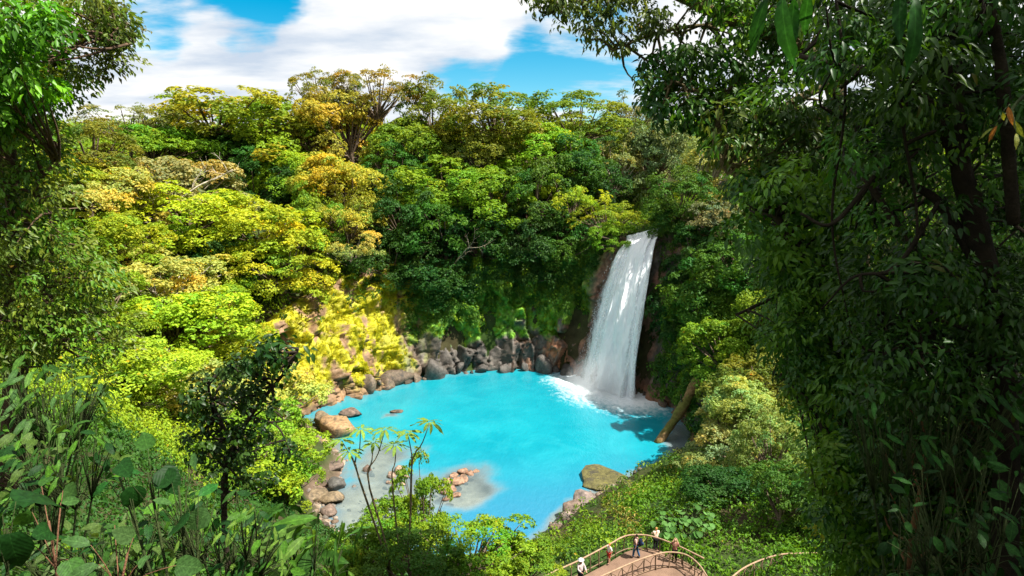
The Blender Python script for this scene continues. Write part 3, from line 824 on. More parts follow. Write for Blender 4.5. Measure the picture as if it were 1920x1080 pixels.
PAL = dict(yellow=(0.37, 0.45, 0.025), yg=(0.26, 0.37, 0.020), lime=(0.18, 0.30, 0.018), olive=(0.17, 0.21, 0.022), green=(0.07, 0.17, 0.018), dark=(0.034, 0.10, 0.016),
           gold=(0.40, 0.37, 0.045), pale=(0.46, 0.45, 0.10), grey=(0.19, 0.22, 0.09), beige=(0.33, 0.33, 0.11), brown=(0.23, 0.23, 0.04))
def plant_tree(px, py, w, h, style, colour, label, seed=None, H=7.0, Y=None, name='rainforest_tree', bark=(0.16, 0.12, 0.085), lean=0.0, group=None, zmul=1.0, trunk_r=None):
    """crown centred on a line of sight, standing on the slope beneath it"""
    if Y is None: P, g = find_spot(px, py, H)
    else:
        P = atY(px, py, Y); g = float(ground(P[0], P[1]))
    dp = depth_of(P)
    rx = w * dp / FPX / 2; rz = h * dp / FPX / 2
    seed = (hash((px, py)) % 3) + 1 if seed is None else seed
    cm, lm = crown_variant(style, seed)
    g = min(g, P[2] - rz * 0.7)
    base = np.array([P[0] + lean, P[1], g - 0.3])
    root = empty(name, base, label, 'shrub' if 'shrub' in name or 'bush' in name else 'tree', group)
    c = np.asarray(PAL[colour] if isinstance(colour, str) else colour) * np.random.default_rng(int(px * 3 + py)).uniform(0.9, 1.1, 3)
    rot = (px * 0.37 + py * 0.91) % 6.283
    for nm, me in (('crown', cm), ('limbs', lm)):
        o = link(nm, me, None, root, c if nm == 'crown' else bark)
        o.location = [float(a) for a in (P - base)]; o.rotation_euler = (0, 0, rot); o.scale = (rx, rx, rz * zmul)
    mb = MB(); top = P - base + np.array([0, 0, -0.1 * rz]); r0 = trunk_r or max(0.12, 0.045 * rx + 0.012 * (P[2] - g))
    mid1 = top * 0.35 + np.array([rng.normal(0, 0.3), rng.normal(0, 0.3), 0]); mid2 = top * 0.7 + np.array([rng.normal(0, 0.25), rng.normal(0, 0.25), 0])
    tube(mb, spline([np.zeros(3), mid1, mid2, top], 10), np.linspace(r0, r0 * 0.35, 10), 8, None, False, 0.15)
    mb.build('trunk', BARK, root, True, bark)
    return root
# ------------------------------------------------------------------ forest on the far slopes
FAR = [
 # px, py, w, h, style, colour, label, crown height above ground
 (170, 285, 130, 80, 'round', 'olive', 'dull olive tree low on the skyline beside the dark overhanging tree', 9),
 (245, 243, 130, 74, 'airy', 'grey', 'grey-green thin-leaved tree on the skyline left of the broad dome tree', 10),
 (400, 222, 250, 104, 'umbrella', (0.28, 0.28, 0.022), 'broad dome-crowned olive-gold tree, largest on the left skyline', 12),
 (285, 282, 150, 84, 'lobed', 'lime', 'lime green round tree just below the broad dome tree', 8),
 (335, 268, 84, 84, 'airy', 'pale', 'pale cream-leaved tree with bare forked white limbs under the dome tree', 8),
 (515, 250, 176, 110, 'umbrella', 'yg', 'bright yellow-green layered tree between dome tree and twin airy trees', 9),
 (600, 186, 104, 84, 'airy', 'brown', 'tall airy brownish tree poking above skyline, left of the pair', 15),
 (645, 160, 60, 44, 'airy', 'olive', 'small airy treetop, highest point of the skyline', 17),
 (706, 186, 128, 92, 'airy', 'brown', 'tall airy brown-gold tree poking above skyline, right of the pair', 15),
 (655, 245, 150, 120, 'lobed', 'gold', 'golden tree with dark bent trunk beneath the tall airy pair', 10),
 (588, 258, 80, 100, 'lobed', 'olive', 'narrow olive tree left of the golden tree on the ridge', 9),
 (812, 222, 112, 96, 'round', 'olive', 'round olive tree on the skyline right of the tall airy pair', 11),
 (770, 275, 140, 90, 'umbrella', 'lime', 'lime tree in front of the round olive skyline tree', 8),
 (930, 226, 180, 100, 'round', (0.18, 0.23, 0.02), 'wide round green-gold tree at the middle of the skyline', 12),
 (1085, 240, 170, 84, 'round', (0.19, 0.27, 0.018), 'low broad yellow-green tree on the skyline under the open blue', 10),
 (1190, 226, 84, 80, 'airy', 'grey', 'thin grey-green tree on the skyline beside the near dark branches', 12),
 (1010, 278, 130, 80, 'umbrella', 'yg', 'yellow-green flat-topped tree below the middle of the skyline', 8),
 (1075, 312, 130, 96, 'round', 'green', 'plain green bushy tree above and left of the grey-brown tree', 8),
 (905, 300, 120, 84, 'umbrella', 'olive', 'olive layered tree under the wide round skyline tree', 8),
 (1152, 318, 96, 100, 'airy', 'beige', 'grey-brown half-bare tree above the waterfall stream', 8),
 (1225, 300, 140, 130, 'lobed', 'grey', 'large grey-green tree standing right above the waterfall', 8),
 (1275, 375, 110, 80, 'round', 'green', 'green tree leaning over the head of the waterfall', 6),
 (165, 345, 150, 100, 'lobed', 'yg', 'yellow-green tree just right of the dark overhanging left tree', 7),
 (225, 372, 150, 110, 'lobed', 'pale', 'pale yellow tree on the left slope with fine foliage', 7),
 (330, 345, 180, 120, 'umbrella', 'beige', 'wide straw-coloured tree with long bare pale branches', 7),
 (455, 300, 130, 90, 'lobed', 'green', 'deep green tree in the gap under the dome tree', 6),
 (545, 318, 110, 90, 'umbrella', 'yg', 'bright layered tree left of the upper golden tree', 7),
 (475, 345, 120, 86, 'round', 'dark', 'dark green tree behind the two bright umbrella trees', 5),
 (660, 345, 150, 110, 'lobed', 'gold', 'golden-orange tree at the centre left of the slope', 8),
 (655, 415, 130, 110, 'airy', 'gold', 'lower golden thin-leaved tree hanging above the yellow moss wall', 7),
 (745, 340, 100, 90, 'round', 'green', 'green tree between the golden trees and the layered tree', 6),
 (830, 345, 150, 84, 'umbrella', 'lime', 'lime flat-layered tree in the middle of the far slope', 8),
 (760, 415, 120, 100, 'round', 'dark', 'very dark tree right of the lower golden tree', 5),
 (835, 418, 130, 110, 'tiered', 'green', 'tall green tiered tree below the lime flat-layered tree', 7),
 (920, 368, 140, 90, 'umbrella', 'lime', 'light green spreading tree right of the lime flat-layered tree', 8),
 (1000, 375, 120, 96, 'round', 'green', 'rounded mid-green tree with visible trunk at centre right', 7),
 (900, 450, 110, 96, 'round', 'dark', 'dark tree behind the narrow light green tree', 4),
 (932, 462, 62, 96, 'tiered', 'lime', 'narrow light green tree standing on the wall edge', 5),
 (985, 460, 120, 100, 'round', 'dark', 'dark green tree between narrow tree and yellow overhanging tree', 4),
 (1070, 385, 96, 86, 'airy', 'yellow', 'small yellow thin-leaved tree on the left of the waterfall head', 6),
 (1140, 412, 120, 70, 'airy', 'yg', 'yellow-green tree leaning out over the left of the falls', 4),
 (1100, 345, 110, 80, 'round', 'dark', 'dark tree behind the small yellow tree above the falls', 6),
 (1060, 455, 110, 80, 'round', 'green', 'green bushy tree at cliff top just left of the falls', 3),
 (355, 405, 180, 100, 'umbrella', 'yellow', 'bright yellow umbrella tree, left one of two on the left slope', 8),
 (490, 432, 180, 100, 'umbrella', 'yellow', 'bright yellow umbrella tree, right one of two on the left slope', 8),
 (240, 452, 160, 100, 'lobed', 'yg', 'yellow-green tree below the pale fine-leaved tree', 6),
 (530, 500, 150, 100, 'tiered', 'yellow', 'yellow tiered tree hanging just above the mossy rock', 6),
 (430, 500, 120, 96, 'round', 'dark', 'dark green tree under the bright umbrella trees', 4),
 (585, 425, 96, 120, 'tiered', 'lime', 'slim lime tree between umbrella trees and golden tree', 6),
 (660, 470, 100, 70, 'airy', 'pale', 'pale thin tree right above the yellow moss wall', 4),
 (730, 490, 130, 96, 'round', 'dark', 'dark shrub-like tree at the top right of the yellow moss wall', 3),
 (820, 505, 140, 90, 'round', 'dark', 'dark round tree above the green mossy wall', 3),
 (300, 530, 190, 110, 'umbrella', 'pale', 'pale yellow wide tree low on the left slope', 5),
 (330, 610, 220, 120, 'lobed', 'yellow', 'vivid yellow-green tree mass left of the mossy rock', 4),
 (410, 585, 120, 100, 'tiered', 'yg', 'yellow-green tiered tree beside the mossy rock', 4),
 (440, 660, 150, 90, 'umbrella', 'yellow', 'low yellow tree behind the dark foreground shrub', 3),
 (255, 700, 190, 110, 'lobed', 'yellow', 'yellow-green bushy tree behind the palmate-leaved plant', 3),
 (360, 740, 190, 110, 'lobed', 'pale', 'pale yellow bushy tree left of the dark foreground shrub', 3),
 (500, 760, 170, 110, 'lobed', 'pale', 'pale cream bushy tree behind the dark foreground shrub', 2.5),
 (470, 860, 190, 120, 'round', 'yg', 'yellow-green low tree near the left shore stones', 2.5),
 (540, 905, 90, 80, 'lobed', 'lime', 'lime bushy tree at the left water edge', 2),
 (180, 560, 170, 120, 'lobed', 'yg', 'yellow-green tree half hidden by the dark left tree', 5),
 (1310, 480, 130, 110, 'lobed', 'dark', 'dark green tree hanging right beside the top of the falls', 4),
 (1275, 565, 110, 120, 'tiered', 'dark', 'dark green tree clinging to the wall right of the falls', 2),
 (1345, 560, 150, 130, 'round', 'green', 'mid-green tree on the right wall above the leaning log', 4),
 (1290, 640, 110, 100, 'lobed', 'dark', 'low dark tree on the wall directly above the leaning log', 2),
 (1370, 660, 140, 110, 'lobed', 'lime', 'lime leafy tree on the right bank above the pale bushes', 3),
 (1330, 320, 130, 110, 'lobed', 'beige', 'straw-coloured dry tree behind the dark near branches', 7),
 (1330, 430, 120, 90, 'lobed', 'grey', 'grey-green tree under the straw-coloured dry tree', 5),
 (1400, 500, 150, 110, 'round', 'green', 'green tree seen through the dark right thicket', 4),
 (1445, 580, 150, 130, 'lobed', 'lime', 'lime tree seen through gaps of the dark right thicket', 4),
 (1430, 720, 150, 110, 'umbrella', 'olive', 'olive tree at the edge of the dark right thicket', 3),
]
for r in FAR:
    px, py, w, h, st, colr, lab, Hh = r
    plant_tree(px, py, w * 1.22, h * 1.28, st, colr, lab, None, Hh, bark=(0.34, 0.29, 0.23) if colr in ('pale', 'beige') else (0.13, 0.095, 0.065))

# pale bare branches that stand out of the left slope
def bare_tree(pts_px, Y, label, r0, col, twig=6, seed=1, name='bare_tree'):
    g = np.random.default_rng(seed)
    P = spline([atY(a, b, y) for a, b, y in pts_px], 16)
    gz = float(ground(P[0][0], P[0][1]))
    root = empty(name, (P[0][0], P[0][1], gz - 0.2), label, 'tree')
    org = np.array(root.location)
    mb = MB(); tube(mb, np.concatenate([[org], P]) - org, np.concatenate([[r0 * 1.4], np.linspace(r0, r0 * 0.35, 16)]), 7)
    mb.build('trunk', BARK, root, True, col)
    for k in range(twig):
        i = g.integers(4, 15); a = P[i]; d = nrmz(P[15] - P[4] + g.normal(0, 1, 3) * np.linalg.norm(P[15] - P[4]) * 0.6)
        ln = np.linalg.norm(P[15] - P[0]) * g.uniform(0.25, 0.5)
        mb = MB(); q = spline([a, a + d * ln * 0.5 + g.normal(0, 0.1, 3) * ln, a + d * ln + np.array([0, 0, 0.12 * ln])], 8) - org
        tube(mb, q, np.linspace(r0 * 0.45, r0 * 0.12, 8), 5)
        for j in range(5):
            e = q[3 + j % 5]; d2 = nrmz(d + g.normal(0, 0.7, 3)); tube(mb, spline([e, e + d2 * ln * 0.35], 4), np.linspace(r0 * 0.16, r0 * 0.05, 4), 4)
        mb.build('branch', BARK, root, True, col)
    return root
bare_tree([(310, 395, 96), (370, 350, 97), (412, 332, 98), (436, 318, 98)], 0, 'long pale bare branch reaching right across the left slope', 0.16, (0.5, 0.43, 0.34), 5, 3)
bare_tree([(318, 300, 122), (332, 265, 122), (350, 232, 122)], 0, 'small pale leafless tree on the upper left slope', 0.13, (0.46, 0.4, 0.33), 6, 5)
bare_tree([(330, 560, 84), (345, 530, 84), (372, 512, 85), (412, 520, 86)], 0, 'forked white bare branch low on the left slope', 0.13, (0.55, 0.48, 0.38), 5, 8)
bare_tree([(320, 720, 66), (326, 690, 66), (330, 668, 66)], 0, 'short white dead stem in the yellow foliage', 0.12, (0.58, 0.5, 0.4), 3, 11)
bare_tree([(505, 215, 158), (508, 196, 158), (512, 184, 158)], 0, 'leafless purplish twiggy tree on the skyline', 0.12, (0.2, 0.15, 0.13), 12, 13)
bare_tree([(668, 300, 128), (680, 268, 128), (700, 240, 128), (716, 226, 128)], 0, 'dark bent bare trunk against the golden tree', 0.30, (0.05, 0.035, 0.025), 4, 17)
bare_tree([(1000, 470, 108), (990, 430, 108), (985, 395, 109)], 0, 'dark reddish trunk in the shade of the far slope', 0.30, (0.09, 0.05, 0.03), 3, 19)
bare_tree([(830, 520, 104), (848, 500, 103), (866, 476, 103), (884, 462, 102)], 0, 'pale dead branch hanging on the dark wall', 0.12, (0.42, 0.33, 0.23), 5, 21)

# ------------------------------------------------------------------ undergrowth on the slopes: one mass of leaf tufts
def build_undergrowth():
    mb = MB()
    n = 60000
    x = rng.uniform(-120, 70, n); y = rng.uniform(3, 178, n)
    dist = np.hypot(x, y)
    fx = x / np.maximum(y, 1)
    keep = (np.abs(fx) < 0.98) & (rng.random(n) < np.clip(42.0 / dist, 0.0, 1.0) ** 1.25)
    d = pool_dist(x, y)
    dc, Hc, Lc = cliff_rel(x, y)
    keep &= (d > 1.2) & ~((dc < Lc * 0.95) & (dc > -4))
    keep &= ~((d < 4.5) & (x > 0) & (y < 66) & (rng.random(n) < 0.55))
    # the stony shore at the near left and the trodden platform stay open
    keep &= ~((((x - 7.0) / 4.7) ** 2 + ((y - 33.2) / 3.2) ** 2 < 1) & (x > 1.0))
    keep &= ~((x < -14) & (x > -26) & (y < 70) & (y > 50) & (d < 4.5))
    x, y, dist, d = x[keep], y[keep], dist[keep], d[keep]
    z = ground(x, y)
    e = 0.6
    gx = (ground(x + e, y) - ground(x - e, y)) / (2 * e); gy = (ground(x, y + e) - ground(x, y - e)) / (2 * e)
    nb = fbm(np.stack([x * 0.09, y * 0.09, z * 0.05], 1), 3, 77); nb2 = rng.random(len(x))
    for i in range(len(x)):
        if math.hypot(x[i], y[i]) < 5.5: continue
        s = rng.uniform(0.5, 1.0) * (0.55 + 0.011 * dist[i])
        if d[i] < 6 : s *= 0.65
        if y[i] > 84 and d[i] > 14: s *= 1.25
        L = 0.13 + 0.0030 * dist[i]
        leftness = 1 - smooth(-30, -14, x[i] + 4 * (nb2[i] - .5))
        k = nb[i]
        c = np.array(PAL['dark']) * 1.15 if k < 0.45 else np.array(PAL['green']) if k < 0.55 else np.array(PAL['lime'])
        if leftness > 0.5 and y[i] > 40: c = np.array(PAL['yg']) if k > 0.47 else np.array(PAL['lime'])
        if y[i] < 66 and 2 < x[i] < 26 and y[i] > 30: c = np.array(((0.17, 0.29, 0.018), (0.11, 0.18, 0.016), (0.24, 0.30, 0.03), (0.26, 0.24, 0.06), (0.08, 0.17, 0.016))[int((k * 9 + rng.random() * 1.6) % 5)]); s *= rng.uniform(0.55, 1.5)
        if 20 > x[i] > 9 and 30 < y[i] < 50: c = np.array((0.10, 0.22, 0.012))
        nl = int(28 * (1.35 if dist[i] < 60 else 1))
        clump(mb, (x[i], y[i], z[i] + 0.25 * s), s, s * 0.75, nl, L, L * 0.55, (-gx[i] * 0.6, -gy[i] * 0.6, 1.0), 'simple', rng.random(), 0.3, 0.15, c * rng.uniform(0.8, 1.2), 0.15)
    print('undergrowth tufts', len(x))
    o = mb.build('undergrowth', LEAF)
    tag(o, 'tangled green undergrowth covering the slopes of the gorge', None, None, 'stuff')
build_undergrowth()

def build_wall_plants():
    """ferns and mosses that cling to the rock wall"""
    mb = MB(); ms = MB()
    S, W, _ = CLIFF_V.shape
    n = 15000
    i = rng.integers(1, S - 1, n); j = rng.integers(4, W - 2, n)
    p = CLIFF_V[i, j]
    du = CLIFF_V[i + 1, j] - CLIFF_V[i - 1, j]; dv = CLIFF_V[i, j + 1] - CLIFF_V[i, j - 1]
    nr = nrmz(np.cross(du, dv)); nr = np.where((nr[:, :1] * -CN[i][:, :1] + nr[:, 1:2] * -CN[i][:, 1:2]) < 0, -nr, nr)
    left = CLIFF_LEFT[i, j]; fall = CLIFF_FALL[i, j]
    nz = fbm(p * 0.25, 3, 91)
    veg = smooth(8.0, 12.0, p[:, 2] - 2.2 * smooth(-8, 0, p[:, 0]) + (nz - 0.5) * 12)
    right = p[:, 0] > 19.5
    veg = np.where(right, smooth(1.2, 4.0, p[:, 2] + (nz - .5) * 5), veg)
    veg = veg * (1 - left * 0.93) * (1 - smooth(0.05, 0.4, fall))
    r = rng.random(n)
    for k in np.where(r < veg * 0.62)[0]:
        s = rng.uniform(0.35, 0.95)
        c = np.array(PAL['dark']) * 1.1 if nz[k] < 0.5 else np.array(PAL['green'])
        if rng.random() < 0.12: c = np.array(PAL['lime'])
        clump(mb, p[k] + nr[k] * 0.15, s, s * 0.6, 34, 0.36, 0.20, nr[k] * 0.8 + np.array([0, 0, 0.6]), 'simple', rng.random(), 0.3, 0.25, c * rng.uniform(0.8, 1.2), 0.1, 0.4)
    mk = np.where((CLIFF_MOSS[i, j] > 0.55) & ((r < 0.6) | (left > 0.5)))[0]
    for k in mk:
        s = rng.uniform(0.15, 0.42)
        c = np.array((0.42, 0.40, 0.006)) if left[k] > 0.5 else np.array((0.10, 0.27, 0.012)) if nz[k] < 0.52 else np.array((0.22, 0.33, 0.014))
        clump(ms, p[k] + nr[k] * 0.02, s, s * 0.35, 26, 0.15, 0.10, nr[k] + rng.normal(0, 0.35, 3), 'simple', rng.random(), 0.5, 0.3, c * rng.uniform(0.75, 1.15), 0.0, 0.5)
    tag(mb.build('hanging_foliage', LEAF), 'ferns and leafy creepers hanging on the dark rock wall', None, None, 'stuff')
    tag(ms.build('moss', LEAF), 'bright yellow and green moss cushions on the rock wall', None, None, 'stuff')
build_wall_plants()
# ------------------------------------------------------------------ stones
def stone_mesh(seed, sub=3):
    import bmesh
    g = np.random.default_rng(seed)
    bm = bmesh.new(); bmesh.ops.create_icosphere(bm, subdivisions=sub, radius=1)
    v = np.array([list(a.co) for a in bm.verts]); t = np.array([[a.index for a in f.verts] for f in bm.faces]); bm.free()
    u = nrmz(v); nn = nrmz(g.normal(0, 1, (15, 3))); dd = g.uniform(0.52, 0.95, 15)
    dot = u @ nn.T
    r = np.where(dot > 0.05, dd / np.maximum(dot, 0.05), 9).min(1); r = np.minimum(r, 1.25)
    p = u * r[:, None]
    p = p + u * ((fbm(p * 2.2 + seed, 3, seed) - 0.5) * 0.20)[:, None]
    n = fbm(p * 2.5 + seed, 3, seed + 5)
    mb = MB(); mb.add(p, t, None, (0.55 + 0.9 * n)[:, None] * np.ones(3))
    return mb.mesh('stone_shape')
STONES = [stone_mesh(s) for s in range(1, 7)]
for m_ in STONES: m_.materials.append(STONE)
_u = 'zero first second third fourth fifth sixth seventh eighth ninth tenth eleventh twelfth thirteenth fourteenth fifteenth sixteenth seventeenth eighteenth nineteenth'.split()
ORD = _u[1:] + [t + '-' + q if q != 'zero' else t2 for t, t2 in (('twenty', 'twentieth'), ('thirty', 'thirtieth'), ('forty', 'fortieth')) for q in _u[:10]]
TAN, GREY, BROWN, PINK, MOSSY = (0.17, 0.125, 0.075), (0.085, 0.08, 0.072), (0.105, 0.07, 0.045), (0.15, 0.105, 0.08), (0.095, 0.085, 0.028)
def stone(px, py, w, h, col, label, z=0.0, name='rock', group=None, k=None, Y=None, cat='rock', sink=0.42):
    P = onz(px, py, z) if Y is None else atY(px, py, Y)
    dp = depth_of(P); rx = w * dp / FPX / 2; rz = max(h * dp / FPX / 2, 0.05)
    k = int(px * 7 + py * 3) % 6 if k is None else k
    o = link(name, STONES[k], None, None, np.asarray(col) * np.random.default_rng(int(px * 5 + py)).uniform(0.8, 1.2))
    o.location = (P[0], P[1], P[2] + rz * (1 - 2 * sink)); o.scale = (rx, rx * 0.85, rz)
    o.rotation_euler = (rng.normal(0, 0.15), rng.normal(0, 0.15), (px * 0.13 + py * 0.7) % 6.28)
    return tag(o, label, cat, group)
stone(630, 806, 92, 46, (0.29, 0.18, 0.09), 'large smooth tan boulder at the left end of the pool', 0.1, 'boulder', None, 0)
stone(602, 786, 40, 30, TAN, 'tan stone resting behind the large smooth boulder', 1.2)
stone(612, 834, 40, 20, (0.27, 0.19, 0.09), 'low tan stone in the water in front of the large smooth boulder', 0)
stone(574, 812, 50, 26, TAN, 'tan stone left of the large smooth boulder', 0.9)
stone(655, 776, 44, 22, PINK, 'flat pinkish stone behind the large smooth boulder at the water line', 0.3)
stone(745, 773, 26, 9, BROWN, 'small brown stone just breaking the turquoise water', -0.05)
stone(1132, 903, 128, 17, MOSSY, 'large flat mossy boulder at the right shore', 0.1, 'boulder', None, 2)
stone(690, 882, 20, 16, PINK, 'single pink stone standing alone in the shallows', 0)
stone(704, 940, 13, 12, TAN, 'tiny pale stone in the shallows near the shore', 0)
bar = [(850, 893, 16), (868, 886, 20), (882, 890, 14), (838, 905, 18), (858, 905, 22), (846, 918, 20), (832, 925, 18), (870, 899, 16), (892, 885, 12), (855, 930, 14), (822, 915, 12), (838, 936, 14)]
for q_, (a, b, w) in enumerate(sorted(bar)): stone(a, b, w * 1.35, w * 0.8, (0.24, 0.14, 0.09), ORD[q_] + ' brown stone from the left in the heap jutting into the shallows', 0, 'rock', 'stones of the bar in the shallows')
for q_, (a, b, w) in enumerate(sorted([(735, 893, 18), (748, 886, 20), (760, 895, 14), (742, 905, 16), (728, 906, 12), (755, 908, 12)])):
    stone(a, b, w * 1.3, w * 0.8, (0.30, 0.21, 0.15), ORD[q_] + ' pale stone from the left in the little pile behind the thin stems', 0, 'rock', 'little pile of pale stones in the shallows')
slabs = [(632, 910, 34, 40, 'grey slab standing on the left shore beside the shallows', GREY), (614, 880, 46, 34, 'pinkish slab on the left shore above the grey slab', PINK), (616, 935, 40, 26, 'tan flat slab on the left shore below the grey slab', TAN),
         (596, 905, 36, 30, 'brown broken rock at the left shore edge', BROWN), (570, 935, 60, 30, 'wide tan rock shelf by the left shore leaves', TAN), (618, 958, 26, 22, 'small pink stone at the foot of the tan slab', PINK)]
for a, b, w, h, lab, c in slabs: stone(a, b, w * 1.4, h * 0.8, c, lab, 0.3)
for q_, (a, b, w) in enumerate(sorted([(556, 1002, 22), (575, 1012, 24), (545, 1018, 20), (590, 1022, 18), (565, 1030, 22), (540, 990, 18), (600, 1000, 16), (585, 990, 18)])):
    stone(a, b, w * 1.4, w, (0.34, 0.31, 0.28), ORD[q_] + ' pale broken stone from the left in the lower left shore rubble', 1.2, 'rock', 'pale rubble at the lower left shore')
for a, b, w, h, c, lab in [
    (1098, 942, 54, 36, (0.17, 0.13, 0.11), 'greyish pink rock below the flat mossy boulder'), (1080, 962, 44, 36, PINK, 'pink block on the right shore above the cracked pale slab'),
    (1062, 978, 46, 34, (0.25, 0.19, 0.15), 'pale cracked slab on the right shore'), (1052, 1000, 40, 34, BROWN, 'brown block on the right shore below the pale slab'),
    (1028, 1014, 34, 26, PINK, 'pink stone at the lower tip of the right shore'), (1112, 984, 66, 42, (0.16, 0.10, 0.08), 'dark brown broken outcrop in the grass above the right shore'),
    (1082, 1000, 30, 24, TAN, 'tan stone between the brown block and the dark outcrop'), (1140, 958, 30, 20, BROWN, 'small brown rock in the grass right of the pink block'),
    (1200, 908, 36, 18, (0.08, 0.06, 0.05), 'dark wet stone right of the flat mossy boulder'), (1040, 990, 24, 20, (0.22, 0.17, 0.13), 'small pale stone in the water by the brown block')]:
    stone(a, b, w * 1.35, h * 0.95, c, lab, 0.7 if a > 1090 and b < 990 else 0.4)
# blocks fallen along the foot of the back wall
g_ = np.random.default_rng(55)
foot = []
for s_ in np.concatenate([np.linspace(56, 140, 14), np.linspace(150, 250, 9)]):
    i = int(s_); c = CS[i]; off = g_.uniform(-1.0, 0.9)
    foot.append((c[0] + CN[i][0] * off, c[1] + CN[i][1] * off, 0.4 + 2.0 * g_.random() ** 2.2))
for n_, (x, y, r) in enumerate(foot):
    o = link('rock', STONES[n_ % 6], None, None, np.asarray((0.085, 0.075, 0.066) if x > -13 else (0.13, 0.095, 0.065)) * g_.uniform(0.6, 1.3))
    o.location = (x, y, r * 0.1 + g_.uniform(0, 1.2) * (g_.random() < 0.3)); o.scale = (r * 1.2, r, r * g_.uniform(0.6, 1.1)); o.rotation_euler = tuple(g_.uniform(0, 6, 3))
    wall = [f for f in foot if f[0] > -13]; moss_side = [f for f in foot if f[0] <= -13]
    if x > -13: lab = ORD[sorted(wall).index((x, y, r))] + ' dark grey block from the left along the back wall foot'
    else: lab = ORD[sorted(moss_side).index((x, y, r))] + ' brownish block from the left below the yellow moss wall'
    tag(o, lab, 'rock', 'blocks along the foot of the back wall' if x > -13 else 'brownish blocks below the yellow moss')
for n_, i in enumerate(sorted(int(q) for q in g_.uniform(275, 399, 16))):
    c = CS[i]; r = g_.uniform(0.4, 1.0); off = g_.uniform(-0.6, 0.8)
    o = link('rock', STONES[n_ % 6], None, None, np.asarray((0.14, 0.09, 0.065)) * g_.uniform(0.6, 1.3))
    o.location = (c[0] + CN[i][0] * off, c[1] + CN[i][1] * off, r * 0.2); o.scale = (r, r, r * g_.uniform(0.6, 1.0)); o.rotation_euler = tuple(g_.uniform(0, 6, 3))
    tag(o, ORD[n_] + ' brown rock from the waterfall along the right water line', 'rock', 'rocks along the right water line')
def build_gravel():
    """small broken stones strewn along the shores"""
    mb = MB(); k = 0
    V0, T0 = None, None
    import bmesh
    bm = bmesh.new(); bmesh.ops.create_icosphere(bm, subdivisions=1, radius=1)
    V0 = np.array([list(a.co) for a in bm.verts]); T0 = np.array([[a.index for a in f.verts] for f in bm.faces]); bm.free()
    n = 14000; x = rng.uniform(-30, 24, n); y = rng.uniform(46, 100, n); d = pool_dist(x, y); z = ground(x, y)
    w = np.exp(-((d - 0.5) / 0.9) ** 2) + 0.35 * np.exp(-((x + 17.5) / 4) ** 2 - ((y - 57) / 6) ** 2) * (d < 1)
    dc, _h, _l = cliff_rel(x, y)
    for i in np.where((rng.random(n) < w * 0.8) & (dc > 50))[0]:
        r = rng.uniform(0.08, 0.42) * (0.6 if rng.random() < .6 else 1)
        v = V0 * (r * rng.uniform(0.6, 1.2, 3)) * rng.uniform(0.75, 1.15, (len(V0), 1)); a = rng.random() * 6.28
        v = v @ np.array([[math.cos(a), math.sin(a), 0], [-math.sin(a), math.cos(a), 0], [0, 0, 1]])
        c = np.array([(0.19, 0.14, 0.10), (0.13, 0.11, 0.09), (0.24, 0.19, 0.15), (0.11, 0.075, 0.05)][rng.integers(4)])
        mb.add(v + np.array([x[i], y[i], z[i] + 0.1 * r]), T0, None, c * rng.uniform(0.7, 1.2)); k += 1
    tag(mb.build('shore_gravel', STONE), 'small broken stones strewn along the shore of the pool', None, None, 'stuff')
build_gravel()

# ------------------------------------------------------------------ leaning log
def build_log():
    a = onz(1231, 834, -0.3); b = atY(1300, 728, 77.5)
    root = empty('fallen_log', a, 'thick mossy brown log leaning from the right bank into the water', 'log')
    mb = MB(); P = spline([a - a, (b - a) * 0.5 + np.array([0.15, 0, -0.15]), b - a, (b - a) * 1.12], 18)
    r = np.linspace(0.50, 0.78, 18) * (1 + 0.08 * rng.normal(0, 1, 18))
    n = fbm(P * 0.8, 3, 3)
    tube(mb, P, r, 14, None, True, 0.12)
    c = mb.v[0]; k = smooth(0.45, 0.6, fbm(c * 1.1, 3, 4))[:, None]
    mb.c[0] = np.array([0.22, 0.135, 0.06]) * (1 - k) + np.array([0.12, 0.12, 0.03]) * k
    mb.build('log_trunk', BARK, root, True)
    mb = MB(); e = (b - a) * 0.72
    tube(mb, spline([e, e + np.array([-0.5, -0.6, 0.9]), e + np.array([-0.6, -1.1, 1.6])], 6), np.linspace(0.14, 0.05, 6), 6)
    mb.build('branch_stub', BARK, root, True, (0.2, 0.13, 0.07))
build_log()

# ------------------------------------------------------------------ viewing platform
ZP = 9.05
def build_platform():
    far = [onz(a, b, ZP) for a, b in ((1040, 1112), (1090, 1082), (1140, 1056), (1172, 1036), (1200, 1026), (1232, 1030), (1275, 1048), (1318, 1072), (1345, 1100))]
    near = [onz(a, b, ZP) for a, b in ((1330, 1135), (1290, 1135), (1230, 1130), (1160, 1135), (1090, 1150))]
    ring = np.array(far + near)
    c = ring.mean(0); mb = MB(); m = len(ring)
    K = 14; V = []; Q = []
    for k in range(K + 1):
        V.append(c + (ring - c) * (k / K))
    V = np.concatenate(V); V[:, 2] = ZP + (fbm(V * 1.3, 3, 5) - 0.5) * 0.06
    for k in range(K):
        for j in range(m): Q.append((k * m + j, (k + 1) * m + j, (k + 1) * m + (j + 1) % m, k * m + (j + 1) % m))
    n = fbm(V * 0.9, 3, 15)[:, None]
    mb.add(V, None, Q, np.array([0.19, 0.12, 0.082]) * (0.72 + 0.55 * n))
    sk = np.concatenate([ring, ring - np.array([0, 0, 1.6])]); mb.add(sk, None, [(j, j + m, (j + 1) % m + m, (j + 1) % m) for j in range(m)], (0.16, 0.10, 0.07))
    o = mb.build('path', DECK, None, True)
    tag(o, 'reddish earth viewing path curving behind the branch railings', None, None, 'structure')
build_platform()
RAILC = (0.27, 0.18, 0.115)
